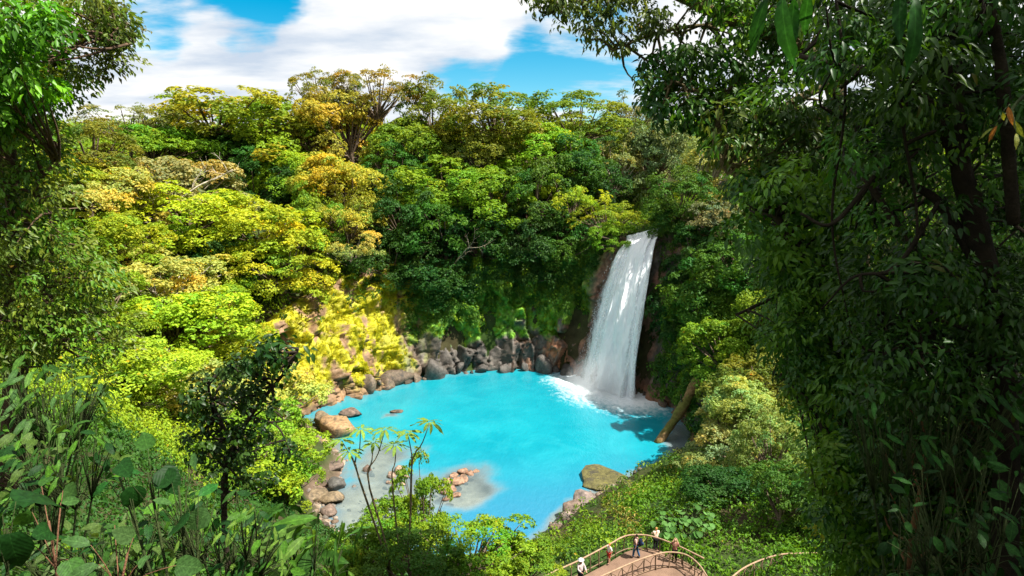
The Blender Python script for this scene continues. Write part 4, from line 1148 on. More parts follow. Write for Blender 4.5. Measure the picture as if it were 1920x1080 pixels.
def railing(top_px, ztop, label, hgt, step, lattice, seed, mid=True, rr=0.038, col=RAILC):
    g = np.random.default_rng(seed)
    P = spline([onz(a, b, ztop) for a, b in top_px], 60)
    root = empty('railing', P[0] - np.array([0, 0, hgt]), label, 'railing', 'branch railings of the viewing path')
    org = np.array(root.location)
    mb = MB(); tube(mb, P - org, rr * 1.25, 8, None, True, 0.2); mb.build('top_rail', WOOD, root, True, np.asarray(col) * 1.25)
    seg = np.concatenate([[0], np.cumsum(np.linalg.norm(np.diff(P, axis=0), axis=1))])
    ks = np.arange(0.15, seg[-1], step); posts = []
    for s in ks:
        p = np.array([np.interp(s, seg, P[:, a]) for a in range(3)]); posts.append(p)
        lean = g.normal(0, 0.05, 2)
        mb = MB(); tube(mb, spline([p - org - np.array([lean[0], lean[1], hgt + 0.15]), p - org - np.array([-lean[0], lean[1], hgt * 0.5]), p - org], 6), rr * g.uniform(0.8, 1.05), 7, None, True, 0.25)
        mb.build('post', WOOD, root, True, np.asarray(col) * g.uniform(0.35, 0.75))
    if mid:
        for zf in ((0.12,) if lattice else (0.14,)):
            mb = MB(); tube(mb, P - org - np.array([0, 0, hgt * (1 - zf)]), rr * 0.8, 6, None, True, 0.25); mb.build('bottom_rail', WOOD, root, True, np.asarray(col) * 0.8)
    if lattice:
        for a, b in zip(posts[:-1], posts[1:]):
            m = (a + b) / 2 - org
            j = m - np.array([g.normal(0, 0.05), g.normal(0, 0.05), hgt * g.uniform(0.45, 0.6)])
            for e in (a - org - np.array([0, 0, 0.08]), b - org - np.array([0, 0, 0.08]), m - np.array([0, 0, hgt * 0.86])):
                mb = MB(); tube(mb, spline([j, (j + e) / 2 + g.normal(0, 0.03, 3), e], 5), rr * 0.62, 6, None, True, 0.25); mb.build('brace', WOOD, root, True, np.asarray(col) * g.uniform(0.35, 0.7))
    return root
railing([(1010, 1086), (1040, 1071), (1085, 1051), (1140, 1022), (1165, 1008), (1185, 1003), (1220, 1005), (1268, 1022), (1320, 1047)], ZP + 1.05, 'long far railing of branches bordering the viewing path above the pool', 1.05, 0.75, False, 3)
railing([(1120, 1084), (1160, 1066), (1200, 1049), (1235, 1038), (1262, 1035.5), (1288, 1041), (1310, 1058), (1328, 1084)], ZP + 1.0, 'near arched railing with forked branch lattice at the bottom edge', 1.05, 0.85, True, 5)
railing([(1370, 1084), (1395, 1065), (1430, 1049), (1470, 1039), (1532, 1037)], ZP + 1.5, 'separate branch railing right of the viewing path beneath the dark thicket', 1.0, 0.7, True, 9)
railing([(1490, 1084), (1505, 1068), (1525, 1062), (1545, 1060)], ZP + 1.2, 'short low railing end at the far right of the path', 0.7, 0.6, False, 12, False)

# ------------------------------------------------------------------ people
def skin_mesh(name, verts, edges, radii, mat, parent, color, root_i=0, sub=1):
    me = bpy.data.meshes.new(name); me.from_pydata([tuple(map(float, v)) for v in verts], edges, [])
    o = link(name, me, mat, parent, color)
    o.modifiers.new('skin', 'SKIN')
    sv = me.skin_vertices[0].data
    for i, r in enumerate(radii):
        sv[i].radius = (r, r); sv[i].use_root = i == root_i
    m = o.modifiers.new('subdivision', 'SUBSURF'); m.levels = sub; m.render_levels = sub
    a = me.attributes.new('lcol', 'FLOAT_COLOR', 'POINT')
    a.data.foreach_set('color', np.ones(4 * len(verts), np.float32))
    return o
def person(px, py, label, face, h=1.7, skin=(0.45, 0.25, 0.17), shirt=(0.7, 0.7, 0.7), legs=(0.03, 0.03, 0.04), hair=(0.03, 0.02, 0.015), hat=None, stride=0.0, arms='rest', long_legs=True, bare_arms=True, z=None):
    base = onz(px, py, ZP + 0.02)
    root = empty('person', base, label, 'person')
    root.rotation_euler = (0, 0, face); s = h / 1.7 * 0.92; root.scale = (s, s, s)
    # joints (x sideways, -y forward)
    J = dict(pel=(0, 0, .92), wst=(0, .0, 1.06), chest=(0, .01, 1.28), neck=(0, 0, 1.44), head=(0, -.02, 1.54), crown=(0, -.02, 1.65))
    V, E_, Rr, idx = [], [], [], {}
    def jv(k, p, r, par=None):
        idx[k] = len(V); V.append(p); Rr.append(r)
        if par: E_.append((idx[par], idx[k]))
    jv('pel', J['pel'], .135); jv('wst', J['wst'], .12, 'pel'); jv('chest', J['chest'], .145, 'wst'); jv('neck', J['neck'], .055, 'chest'); jv('head', J['head'], .085, 'neck'); jv('crown', J['crown'], .075, 'head')
    jv('nose', (0, -.115, 1.55), .018, 'head')
    pts = {}
    for sd_, sg in (('l', 1), ('r', -1)):
        st = stride * sg
        jv('hip' + sd_, (.09 * sg, 0, .88), .095, 'pel'); jv('kn' + sd_, (.10 * sg, -st * .5 - .02, .49), .062, 'hip' + sd_); jv('an' + sd_, (.10 * sg, -st + .03, .09), .042, 'kn' + sd_); jv('toe' + sd_, (.11 * sg, -st - .12, .04), .035, 'an' + sd_)
        jv('sh' + sd_, (.185 * sg, 0, 1.37), .06, 'chest')
        if arms == 'raised': el, wr = (.25 * sg, -.14, 1.2), (.10 * sg, -.30, 1.42)
        elif arms == 'rail': el, wr = (.26 * sg, -.10, 1.14), (.18 * sg, -.32, 1.06)
        else: el, wr = (.23 * sg, .03 + st * .2, 1.12), (.24 * sg, -.06 + st * .4, .88)
        jv('el' + sd_, el, .042, 'sh' + sd_); jv('wr' + sd_, wr, .030, 'el' + sd_)
        d = nrmz(np.array(wr) - np.array(el)); sidev = nrmz(np.cross(d, np.array([0.3, 1, .2])))
        palm = np.array(wr) + d * .07; jv('pm' + sd_, tuple(palm), .034, 'wr' + sd_)
        for q, (o_, ln) in enumerate(((-.03, .07), (-.01, .085), (.01, .08), (.03, .065))):
            jv(f'f{q}' + sd_, tuple(palm + d * ln + sidev * o_ + np.array([0, -.02, 0])), .009, 'pm' + sd_)
        jv('th' + sd_, tuple(palm - d * .01 + np.array([-.045 * sg, -.03, 0])), .011, 'pm' + sd_)
        pts[sd_] = (el, wr)
    skin_mesh('body', V, E_, Rr, SKIN, root, skin)
    g = lambda k: V[idx[k]]
    # shirt with sleeves, trousers or shorts, shoes, hair
    sv = [J['pel'], (0, 0, 1.06), J['chest'], (0, 0, 1.42)]; se = [(0, 1), (1, 2), (2, 3)]; sr = [.155, .140, .168, .075]
    for sd_ in 'lr':
        b = len(sv); sv += [g('sh' + sd_), g('el' + sd_)] + ([g('wr' + sd_)] if not bare_arms else []); se += [(2, b), (b, b + 1)] + ([(b + 1, b + 2)] if not bare_arms else []); sr += [.078, .058] + ([.044] if not bare_arms else [])
    skin_mesh('shirt', sv, se, sr, CLOTH, root, shirt)
    tv = [(0, 0, .96)]; te = []; tr = [.150]
    for sd_ in 'lr':
        b = len(tv); tv += [g('hip' + sd_), g('kn' + sd_)] + ([g('an' + sd_)] if long_legs else []); te += [(0, b), (b, b + 1)] + ([(b + 1, b + 2)] if long_legs else []); tr += [.112, .082] + ([.062] if long_legs else [])
    skin_mesh('trousers' if long_legs else 'shorts', tv, te, tr, CLOTH, root, legs)
    for sd_ in 'lr':
        a, t_ = np.array(g('an' + sd_)), np.array(g('toe' + sd_))
        skin_mesh('shoe', [tuple(a - [0, -.03, .03]), tuple(t_), tuple(t_ - [0, .04, 0])], [(0, 1), (1, 2)], [.05, .045, .035], CLOTH, root, (0.05, 0.04, 0.04))
    skin_mesh('hair', [(0, .035, 1.52), (0, .02, 1.61), (0, -.04, 1.67)], [(0, 1), (1, 2)], [.075, .09, .07], CLOTH, root, hair)
    if hat:
        mb = MB(); a = np.linspace(0, 2 * math.pi, 20, endpoint=False); rings = []
        for r_, z_ in ((.19, 1.645), (.20, 1.66), (.115, 1.67), (.105, 1.74), (.06, 1.765)): rings.append(np.stack([np.cos(a) * r_, np.sin(a) * r_ - .01, 0 * a + z_], 1))
        v = np.concatenate(rings + [np.array([[0, -.01, 1.77]])]); q = [(k * 20 + j, k * 20 + (j + 1) % 20, (k + 1) * 20 + (j + 1) % 20, (k + 1) * 20 + j) for k in range(4) for j in range(20)]
        mb.add(v, [(80 + j, 80 + (j + 1) % 20, 100) for j in range(20)], q); mb.build('hat', CLOTH, root, True, hat)
    return root
person(1088, 1096, 'person in pale shirt and white hat standing at the lower left of the path', R(30), 1.72, shirt=(0.55, 0.45, 0.45), legs=(0.015, 0.018, 0.025), hat=(0.8, 0.8, 0.82), arms='rail', bare_arms=False)
person(1142, 1056, 'small person in red and white clothes walking along the path', R(-60), 1.42, shirt=(0.75, 0.72, 0.7), legs=(0.6, 0.06, 0.05), hair=(0.5, 0.16, 0.05), stride=0.14, long_legs=False)
pc = person(1192, 1046, 'person in pinkish shirt and jeans walking with a dark backpack', R(-115), 1.72, shirt=(0.6, 0.38, 0.33), legs=(0.03, 0.09, 0.19), hair=(0.015, 0.012, 0.01), stride=0.2)
person(1229, 1031, 'person in white and orange top leaning at the bend of the far railing', R(190), 1.68, shirt=(0.8, 0.62, 0.5), legs=(0.02, 0.02, 0.025), hair=(0.55, 0.22, 0.08), arms='rail')
person(1264, 1054, 'person in dark clothes standing behind the arched near railing', R(160), 1.68, shirt=(0.30, 0.13, 0.10), legs=(0.015, 0.012, 0.012), hair=(0.40, 0.24, 0.16), arms='raised')
def backpack(owner):
    root = empty('backpack', owner.location, 'dark blue backpack on the back of the walking person', 'backpack')
    root.rotation_euler = owner.rotation_euler; root.scale = owner.scale
    a = np.linspace(0, 2 * math.pi, 16, endpoint=False); mb = MB(); rings = []
    for z_, r_ in ((.96, .10), (1.0, .155), (1.15, .165), (1.32, .155), (1.42, .12), (1.46, .04)):
        x = np.sign(np.cos(a)) * np.abs(np.cos(a)) ** .6 * r_; y = np.sign(np.sin(a)) * np.abs(np.sin(a)) ** .6 * r_ * .65
        rings.append(np.stack([x, y + .27, 0 * a + z_], 1))
    v = np.concatenate(rings); mb.add(v, None, [(k * 16 + j, k * 16 + (j + 1) % 16, (k + 1) * 16 + (j + 1) % 16, (k + 1) * 16 + j) for k in range(5) for j in range(16)])
    mb.build('bag', CLOTH, root, True, (0.012, 0.018, 0.045))
    mb = MB(); tube(mb, spline([(0, .40, 1.02), (0, .42, 1.12), (0, .40, 1.22)], 5), [.05, .08, .09, .08, .05], 8); mb.build('front_pocket', CLOTH, root, True, (0.03, 0.05, 0.11))
    for sg in (1, -1):
        mb = MB(); tube(mb, spline([(.10 * sg, .17, 1.42), (.12 * sg, .0, 1.47), (.12 * sg, -.17, 1.34), (.15 * sg, -.06, 1.12), (.12 * sg, .16, 1.02)], 12), .022, 6); mb.build('strap', CLOTH, root, True, (0.01, 0.012, 0.02))
backpack(pc)
# ------------------------------------------------------------------ near bushes on the banks
NEAR = [
 (795, 960, 110, 170, 'tiered', 'lime', 'tall lime bush in front of the pool behind the thin stems', 31),
 (720, 1010, 130, 110, 'lobed', 'lime', 'lime bush at the foot of the thin umbrella-leaved plant', 29),
 (885, 1045, 180, 110, 'round', 'lime', 'rounded green bush at the bottom centre edge', 27),
 (985, 1058, 130, 90, 'lobed', 'lime', 'green bush left of the viewing path start', 29),
 (775, 1065, 150, 90, 'round', 'green', 'plain green bush at the bottom below the tall lime bush', 25),
 (655, 1050, 120, 90, 'lobed', 'lime', 'green bush at the lower left of the pool shore', 26),
 (1378, 828, 150, 110, 'lobed', (0.36, 0.41, 0.15), 'pale silvery-green bush spreading on the right bank', 55),
 (1425, 765, 130, 100, 'lobed', (0.34, 0.41, 0.13), 'pale silvery-green bush higher up beside the dark thicket', 56),
 (1318, 890, 100, 70, 'lobed', (0.26, 0.33, 0.10), 'grey-green bush overhanging the right water edge', 53),
 (1450, 850, 120, 110, 'round', (0.2, 0.29, 0.06), 'mid-green bush right of the pale silvery bush', 48),
 (1380, 930, 150, 86, 'lobed', 'dark', 'dark green bush behind the big round leaves', 44),
 (1470, 940, 130, 110, 'lobed', 'green', 'green bush at the foot of the dark thicket', 38),
 (1545, 975, 80, 70, 'lobed', 'green', 'green bush above the separate right railing', 38),
 (1152, 440, 74, 46, 'lobed', 'lime', 'small leafy bush overhanging the left side of the waterfall lip', 101),
 (1258, 440, 60, 56, 'lobed', 'green', 'small green bush at the right side of the waterfall lip', 97.5),
]
for px, py, w, h, st, c, lab, Y in NEAR:
    plant_tree(px, py, w * 1.2, h * 1.25, st, c, lab, None, 3, Y, 'leafy_bush')

# ------------------------------------------------------------------ single large leaves
def blade_mesh(name, prof, fold=0.14, droop=0.28, wave=0.03, seed=0, n=8):
    g = np.random.default_rng(seed); t = np.linspace(0, 1, n + 1)
    px_, py_ = zip(*prof); w = np.interp(t, px_, py_); w[1:-1] = 0.25 * w[:-2] + 0.5 * w[1:-1] + 0.25 * w[2:]; V = []
    for k, a in enumerate(t):
        z = -droop * a * a
        V += [(-w[k] * g.uniform(.93, 1.07), a, z + fold * w[k] + g.normal(0, wave)), (0, a, z), (w[k] * g.uniform(.93, 1.07), a, z + fold * w[k] + g.normal(0, wave))]
    V = np.array(V); Q = []
    for k in range(n):
        b = k * 3; Q += [(b, b + 1, b + 4, b + 3), (b + 1, b + 2, b + 5, b + 4)]
    col = np.ones((len(V), 3)); col[0::3] *= 0.9
    mb = MB(); mb.add(V, None, Q, col)
    me = mb.mesh(name, True); me.materials.append(LEAF_BIG); return me
BLADE = {
    'lance': [blade_mesh('lance_blade', [(0, .01), (.2, .10), (.45, .145), (.75, .10), (1, .0)], seed=s, droop=.22 + .12 * s) for s in range(3)],
    'oval': [blade_mesh('oval_blade', [(0, .02), (.15, .17), (.45, .25), (.75, .19), (.92, .08), (1, .0)], seed=s, droop=.15 + .12 * s) for s in range(3)],
    'heart': [blade_mesh('heart_blade', [(0, .22), (.12, .40), (.35, .44), (.65, .33), (.88, .15), (1, .0)], seed=s, droop=.15 + .15 * s) for s in range(3)],
    'ear': [blade_mesh('ear_blade', [(0, .25), (.2, .46), (.5, .48), (.8, .34), (1, .06)], seed=s, droop=.1 + .08 * s, fold=.3) for s in range(2)],
    'strap': [blade_mesh('strap_blade', [(0, .02), (.3, .045), (.7, .04), (1, .0)], seed=s, droop=.35 + .2 * s) for s in range(2)],
}
def put_leaf(parent, kind, pos, dirv, nrm, size, col, k=None, org=None):
    pos = np.asarray(pos, float); t = nrmz(np.asarray(dirv, float)); n = np.asarray(nrm, float); n = nrmz(n - t * (n @ t)); b = np.cross(t, n)
    me = BLADE[kind][rng.integers(len(BLADE[kind])) if k is None else k]
    o = link('leaf', me, None, parent, np.asarray(col) * rng.uniform(0.8, 1.2))
    rel = pos - np.array(parent.location if org is None else org)
    o.matrix_local = Matrix.Translation(Vector(rel)) @ Matrix(((b[0], t[0], n[0], 0), (b[1], t[1], n[1], 0), (b[2], t[2], n[2], 0), (0, 0, 0, 1))) @ Matrix.Scale(size, 4)
    return o
CAMV = np.array([0, 0, EYE])
def leafy_plant(name, label, base_px, Y, leaves, kind, size_px, col, seed, facing=0.5, stems=5, stem_col=(0.035, 0.05, 0.015), cat='plant', hang=0.3, above=False):
    """stems rising from one base on the slope, with large single leaves at given sight lines"""
    g = np.random.default_rng(seed)
    pts = [atY(a, b, y) for a, b, y in leaves]
    c = np.mean(pts, 0); bx = atY(base_px[0], base_px[1], Y)
    gz = float(ground(bx[0], bx[1])); base = np.array([bx[0], bx[1], min(gz, bx[2]) - 0.05]) if not above else bx
    root = empty(name, base, label, cat)
    order = np.array_split(np.argsort([p[0] for p in pts]), max(1, min(stems, len(pts))))
    for grp in order:
        if len(grp) == 0: continue
        top = np.mean([pts[i] for i in grp], 0) - np.array([0, 0, 0.05])
        mb = MB(); q = spline([np.zeros(3), (top - base) * 0.5 + g.normal(0, 0.06, 3), top - base], 8); tube(mb, q, np.linspace(0.022, 0.010, 8) * max(1, Y / 9), 6)
        for i in grp: tube(mb, spline([q[5], (q[5] + pts[i] - base) / 2 + np.array([0, 0, .05]), pts[i] - base], 5), np.linspace(0.008, 0.004, 5) * max(1, Y / 9), 4)
        st = mb.build('stem', BARK, root, True, stem_col)
        for i in grp:
            out = pts[i] - top; out[2] *= 0.3
            d = nrmz(out + g.normal(0, 0.35, 3) * 0.6 + 1e-3) + np.array([0, 0, -hang]); tocam = nrmz(CAMV - pts[i])
            n = nrmz(np.array([0, 0, 1.0]) * (1 - facing) + tocam * facing + g.normal(0, 0.3, 3))
            dp = depth_of(pts[i]); sz = (size_px if np.isscalar(size_px) else size_px[i]) * dp / FPX * g.uniform(0.75, 1.25)
            cc = col if np.ndim(col) == 1 else col[i % len(col)]
            put_leaf(st, kind if isinstance(kind, str) else kind[i % len(kind)], pts[i], d, n, sz, cc, None, base)
    return root
def spread(n, poly, y0, y1, seed):
    g = np.random.default_rng(seed); P = np.array(poly, float); out = []
    while len(out) < n:
        a = g.uniform(P[:, 0].min(), P[:, 0].max()); b = g.uniform(P[:, 1].min(), P[:, 1].max())
        ins = False; j = len(P) - 1
        for i in range(len(P)):
            if (P[i, 1] > b) != (P[j, 1] > b) and a < (P[j, 0] - P[i, 0]) * (b - P[i, 1]) / (P[j, 1] - P[i, 1]) + P[i, 0]: ins = not ins
            j = i
        if ins: out.append((a, b, g.uniform(y0, y1)))
    return out
DG, MG, PG, BG_ = (0.014, 0.06, 0.010), (0.038, 0.11, 0.016), (0.055, 0.13, 0.032), (0.07, 0.19, 0.016)
# lower left corner
hp = [(225, 867, 6.6), (238, 888, 6.6), (250, 912, 6.5), (322, 905, 6.6), (372, 930, 6.4), (277, 842, 6.9), (357, 862, 6.9), (322, 945, 6.3), (392, 962, 6.4), (300, 880, 6.7), (205, 905, 6.6), (345, 985, 6.3)]
leafy_plant('broadleaf_plant', 'dark glossy heart-leaved plant at the lower left in front of everything', (330, 1120), 6.2, hp, ['heart', 'oval', 'heart'], 48, (DG, (0.02, 0.10, 0.015), DG, DG, (0.02, 0.11, 0.015), MG, PG, PG, PG), 3, 0.55, 4, hang=.15)
leafy_plant('broadleaf_plant', 'plant with pale grey-green leaves on a forked red stem in the lower left corner', (165, 1110), 5.8, [(78, 912, 6.4), (118, 920, 6.3), (114, 942, 6.2), (60, 960, 6.2), (40, 1008, 5.9), (95, 995, 6.0), (170, 1022, 5.7), (250, 1008, 6.0), (185, 1058, 5.6), (128, 1050, 5.6), (280, 1040, 5.8), (330, 1060, 5.7), (215, 985, 6.2)], ['oval', 'heart'], 42, (MG, PG, PG, MG, PG, DG, PG, (0.07, 0.14, 0.04), PG), 5, 0.6, 2, (0.16, 0.08, 0.045), hang=.1)
leafy_plant('broadleaf_plant', 'big dark drooping leaf pair cut by the left picture edge', (-20, 1110), 5.0, [(5, 965, 5.2), (18, 1000, 5.1), (-5, 1020, 5.0), (30, 940, 5.3)], 'heart', 80, DG, 7, 0.5, 1, hang=.5)
leafy_plant('broadleaf_plant', 'palmate plant with drooping lance leaves on the left slope', (60, 900), 12.5, spread(150, [(0, 680), (110, 668), (215, 690), (225, 760), (150, 800), (0, 830)], 11.5, 14, 9), 'lance', 36, ((0.06, 0.15, 0.02), (0.09, 0.20, 0.03), PG, MG, (0.05, 0.12, 0.02)), 9, 0.35, 9, hang=.45)
leafy_plant('broadleaf_plant', 'mass of narrow mid-green leaves below the palmate plant', (90, 1010), 9.5, spread(150, [(0, 800), (200, 790), (240, 860), (180, 930), (0, 940)], 8.5, 11, 11), ['lance', 'oval'], 30, (MG, DG, BG_, (0.07, 0.13, 0.02)), 11, 0.35, 8, hang=.4)
leafy_plant('broadleaf_plant', 'bright green bushy plant under the heart-leaved plant', (420, 1110), 8.0, spread(160, [(240, 930), (430, 905), (520, 960), (560, 1075), (300, 1075)], 7.3, 9.2, 13), ['oval', 'lance'], 27, (BG_, MG, DG, (0.12, 0.22, 0.03)), 13, 0.4, 8, hang=.3)
leafy_plant('broadleaf_plant', 'low leafy plant in the gap between the corner plants', (200, 1120), 7.0, spread(130, [(0, 1020), (300, 960), (330, 1075), (0, 1078)], 6.6, 8.2, 15), ['oval', 'lance'], 28, (MG, DG, (0.08, 0.14, 0.03), (0.10, 0.16, 0.05)), 15, 0.4, 7, hang=.25)
leafy_plant('fern_plant', 'tuft of long strap leaves at the bottom left of the pool', (580, 1110), 10.5, spread(46, [(500, 985), (640, 960), (680, 1075), (480, 1075)], 10, 12, 17), ['strap', 'lance'], 90, (BG_, MG, (0.10, 0.2, 0.03)), 17, 0.3, 6, hang=.35)
leafy_plant('fern_plant', 'clump of dark narrow leaves beside the lower left shore rubble', (480, 1060), 12, spread(60, [(420, 960), (540, 940), (600, 1030), (440, 1075)], 11, 13, 19), 'lance', 44, (DG, MG), 19, 0.35, 6, hang=.4)
# the big round leaves on the right bank
def on_slope(pts, h):
    out = []
    for a, b, _ in pts:
        P, g = find_spot(a, b, h); out.append((a, b, P[1]))
    return out
leafy_plant('elephant_ear_plant', 'patch of big round pale-rimmed leaves on the right bank above the path', (1275, 985), 41, on_slope(spread(120, [(1215, 955), (1265, 930), (1335, 945), (1340, 985), (1290, 1005), (1235, 1000)], 42.5, 45.5, 21), 1.2), 'ear', 11, ((0.10, 0.24, 0.05), (0.15, 0.32, 0.08), (0.06, 0.16, 0.03)), 21, 0.2, 9, hang=.3)
# bottom right corner and the thicket's single leaves
leafy_plant('broadleaf_plant', 'dark glossy leaves in the lower right corner', (1840, 1130), 6.6, spread(110, [(1690, 860), (1920, 840), (1920, 1078), (1640, 1078)], 6.2, 8.2, 23), ['oval', 'lance'], 32, ((0.018, 0.07, 0.010), (0.025, 0.09, 0.014), (0.012, 0.045, 0.008)), 23, 0.45, 8, hang=.5)
leafy_plant('broadleaf_plant', 'sprays of narrow shining leaves half way down the dark thicket', (1700, 1080), 8.4, spread(120, [(1560, 700), (1920, 690), (1920, 860), (1600, 860)], 7.6, 9.6, 25), 'lance', 33, ((0.025, 0.10, 0.014), (0.015, 0.06, 0.009), (0.04, 0.12, 0.016)), 25, 0.45, 9, hang=.35)
def hand_leaf_plant():
    b = atY(1560, 1100, 15.0); b[2] = float(ground(b[0], b[1])); root = empty('hand_leaf_plant', b, 'plant with yellowish hand-shaped leaves low at the left edge of the thicket', 'plant')
    for px, py, sz, col in ((1548, 985, 0.62, (0.34, 0.38, 0.02)), (1590, 940, 0.5, (0.16, 0.26, 0.02)), (1612, 1010, 0.5, (0.12, 0.22, 0.02)), (1575, 890, 0.45, (0.10, 0.2, 0.02))):
        c = atY(px, py, 14.6); mb = MB(); tube(mb, spline([np.zeros(3), (c - b) * 0.5 + np.array([.1, 0, .1]), c - b], 8), np.linspace(.03, .012, 8), 6); st = mb.build('stem', BARK, root, True, (0.1, 0.12, 0.04))
        n = nrmz(CAMV - c + np.array([0, 0, 12.0])); e1 = nrmz(np.cross(n, np.array([0, 1.0, 0]))); e2 = np.cross(n, e1)
        for a in np.linspace(-2.4, 2.4, 9): put_leaf(st, 'lance', c, e2 * -math.cos(a) + e1 * math.sin(a), n, sz * (1 - 0.10 * abs(a)), col, None, b)
hand_leaf_plant()
leafy_plant('broadleaf_plant', 'large hanging leaves cut by the top edge over the dark thicket', (1560, -120), 8.0, [(1440, -8, 7.6), (1468, -14, 7.4), (1490, -6, 7.8), (1710, -10, 7.0), (1520, -20, 7.6), (1690, -24, 7.0)], 'lance', 120, (0.02, 0.09, 0.014), 29, 0.4, 2, hang=2.2, above=True)
leafy_plant('broadleaf_plant', 'yellow-green and brown leaf spray against the dark trunk', (1935, 170), 6.6, [(1880, 210, 6.2), (1900, 225, 6.2), (1870, 235, 6.3), (1905, 250, 6.1), (1862, 240, 6.2), (1890, 200, 6.2)], 'lance', 30, ((0.20, 0.22, 0.03), (0.16, 0.2, 0.03), (0.32, 0.13, 0.03)), 31, 0.6, 1, hang=.8, above=True)

# thin plant with bare stems and umbrella whorls in front of the pool
def thin_plant():
    base = atY(742, 985, 26.0); base[2] = min(base[2], float(ground(base[0], base[1])) + 1.5)
    gz = float(ground(base[0], base[1])); b0 = np.array([base[0], base[1], gz])
    root = empty('umbrella_leaf_plant', b0, 'thin bare-stemmed plant with umbrella leaf whorls in front of the pool', 'plant')
    tips = [(806, 792, 25.5), (764, 812, 25.8), (722, 806, 26.0), (700, 830, 26.4), (676, 806, 26.6), (655, 848, 26.2), (742, 836, 25.6), (640, 826, 27)]
    fork = [(772, 872), (772, 872), (690, 900), (690, 900), (668, 880), (668, 880), (735, 900), (668, 880)]
    for k, ((a, b, Y), f) in enumerate(zip(tips, fork)):
        T = atY(a, b, Y) - b0; F = atY(f[0], f[1], Y) - b0
        mb = MB(); tube(mb, spline([np.array([0.1 * (k - 3), 0, 0]), (F * 0.5) + np.array([0.15, 0, 0]), F, (F + T) / 2 + np.array([0.05, 0, 0.0]), T], 14), np.linspace(0.05, 0.018, 14), 6)
        st = mb.build('stem', BARK, root, True, (0.20, 0.15, 0.09))
        for q in range(10):
            an = q * 0.628 + k; d = np.array([math.cos(an), math.sin(an), -0.15 + 0.3 * rng.random()])
            put_leaf(st, 'lance', T + b0 + np.array([0, 0, 0.04]) + 0.08 * d, d, np.array([0, 0, 1.0]) + 0.2 * rng.normal(0, 1, 3), rng.uniform(0.45, 0.75), (0.2, 0.33, 0.05), None, b0)
thin_plant()

# ------------------------------------------------------------------ near trees
def near_tree(label, trunks, masses, bark, name='rainforest_tree', seed=1, kind='blade'):
    """trunks: lists of (px, py, Y, radius); masses: (polygon, Y0, Y1, tufts, radius, leaves, leaf length, leaf width, colours, hang)"""
    g = np.random.default_rng(seed)
    t0 = trunks[0]; b = atY(*t0[0][:3]); gz = float(ground(b[0], b[1])); base = np.array([b[0], b[1], min(gz, b[2]) - 0.3])
    root = empty(name, base, label, 'tree' if name.endswith('tree') else 'shrub')
    allp = []
    for k, tr in enumerate(trunks):
        pts = [atY(*q[:3]) - base for q in tr]; rad = [q[3] for q in tr]
        if k == 0: pts = [np.zeros(3)] + pts; rad = [rad[0] * 1.15] + rad
        n = 6 * len(pts); P = spline(pts, n); rr = np.interp(np.linspace(0, 1, n), np.linspace(0, 1, len(rad)), rad)
        mb = MB(); tube(mb, P, rr, 9, None, True, 0.22); mb.build('trunk' if k == 0 else 'branch', BARK, root, True, np.asarray(bark) * g.uniform(0.7, 1.3))
        allp.append(P)
    P = np.concatenate(allp); mb = MB(); tw = MB()
    for poly, y0, y1, cnt, rad, nl, L, W, cols, hang in masses:
        for a, b_, Y in spread(cnt, poly, y0, y1, seed * 100 + cnt):
            c = atY(a, b_, Y) - base; s = g.uniform(0.6, 1.3)
            col = np.asarray(cols[g.integers(len(cols))]) * g.uniform(0.75, 1.25)
            ax = np.array([-0.25, -0.35, 0.9]) + g.normal(0, 0.35, 3)
            clump(mb, c, rad * s, rad * 0.6 * s, int(nl * s), L * g.uniform(0.7, 1.2), W * 1.05, ax, kind, g.random(), 0.3, 0.25, col, 0.2, hang)
            if g.random() < 0.5:
                i = np.argmin(((P - c) ** 2).sum(1) + g.random(len(P)) * 2); q = P[i]
                tube(tw, spline([q, (q + c) / 2 + g.normal(0, 0.15, 3), c], 6), np.linspace(0.03, 0.008, 6) * (1 if Y < 14 else 1.6), 4, None, False)
    tw.build('twigs', BARK, root, True, bark)
    mb.build('crown', LEAF_NEAR, root, False, (1, 1, 1))
    return root
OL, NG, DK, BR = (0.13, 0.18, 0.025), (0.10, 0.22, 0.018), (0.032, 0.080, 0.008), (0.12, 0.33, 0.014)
near_tree('tall dark leafy tree overhanging the left picture edge',
    [[(20, 1000, 19, .35), (30, 600, 19, .30), (10, 250, 19, .24), (-30, -60, 19, .2)], [(10, 250, 19, .14), (90, 130, 19, .09), (190, 60, 19, .05), (250, 80, 19, .03)], [(30, 500, 19, .1), (60, 380, 18.5, .07), (110, 300, 18, .05)], [(45, 660, 18, .05), (40, 540, 18, .045), (55, 420, 18, .03)], [(100, 640, 18, .04), (85, 520, 18, .035), (95, 400, 18, .02)]],
    [([(-80, -40), (215, -40), (240, 30), (200, 110), (130, 190), (100, 260), (-80, 300)], 17, 21, 130, 0.62, 70, .19, .085, (OL, NG, OL), .2),
     ([(180, -30), (262, 40), (268, 70), (245, 140), (190, 160), (150, 90)], 18.5, 20, 46, 0.36, 34, .17, .075, (OL, (0.09, 0.10, 0.03)), .2),
     ([(-60, 40), (110, 30), (120, 170), (60, 230), (-60, 240)], 15.5, 17, 50, 0.5, 60, .22, .10, (BR, (0.07, 0.2, 0.012)), .2),
     ([(-80, 250), (110, 240), (135, 330), (90, 480), (-80, 560)], 17, 21, 110, 0.6, 70, .18, .08, (NG, OL, NG, DK), .35),
     ([(-80, 470), (120, 430), (200, 480), (245, 580), (250, 680), (-80, 700)], 16.5, 20.5, 150, 0.6, 75, .18, .08, (OL, NG, (0.16, 0.24, 0.025), OL), .35)], (0.10, 0.065, 0.04), seed=2, kind='simple')
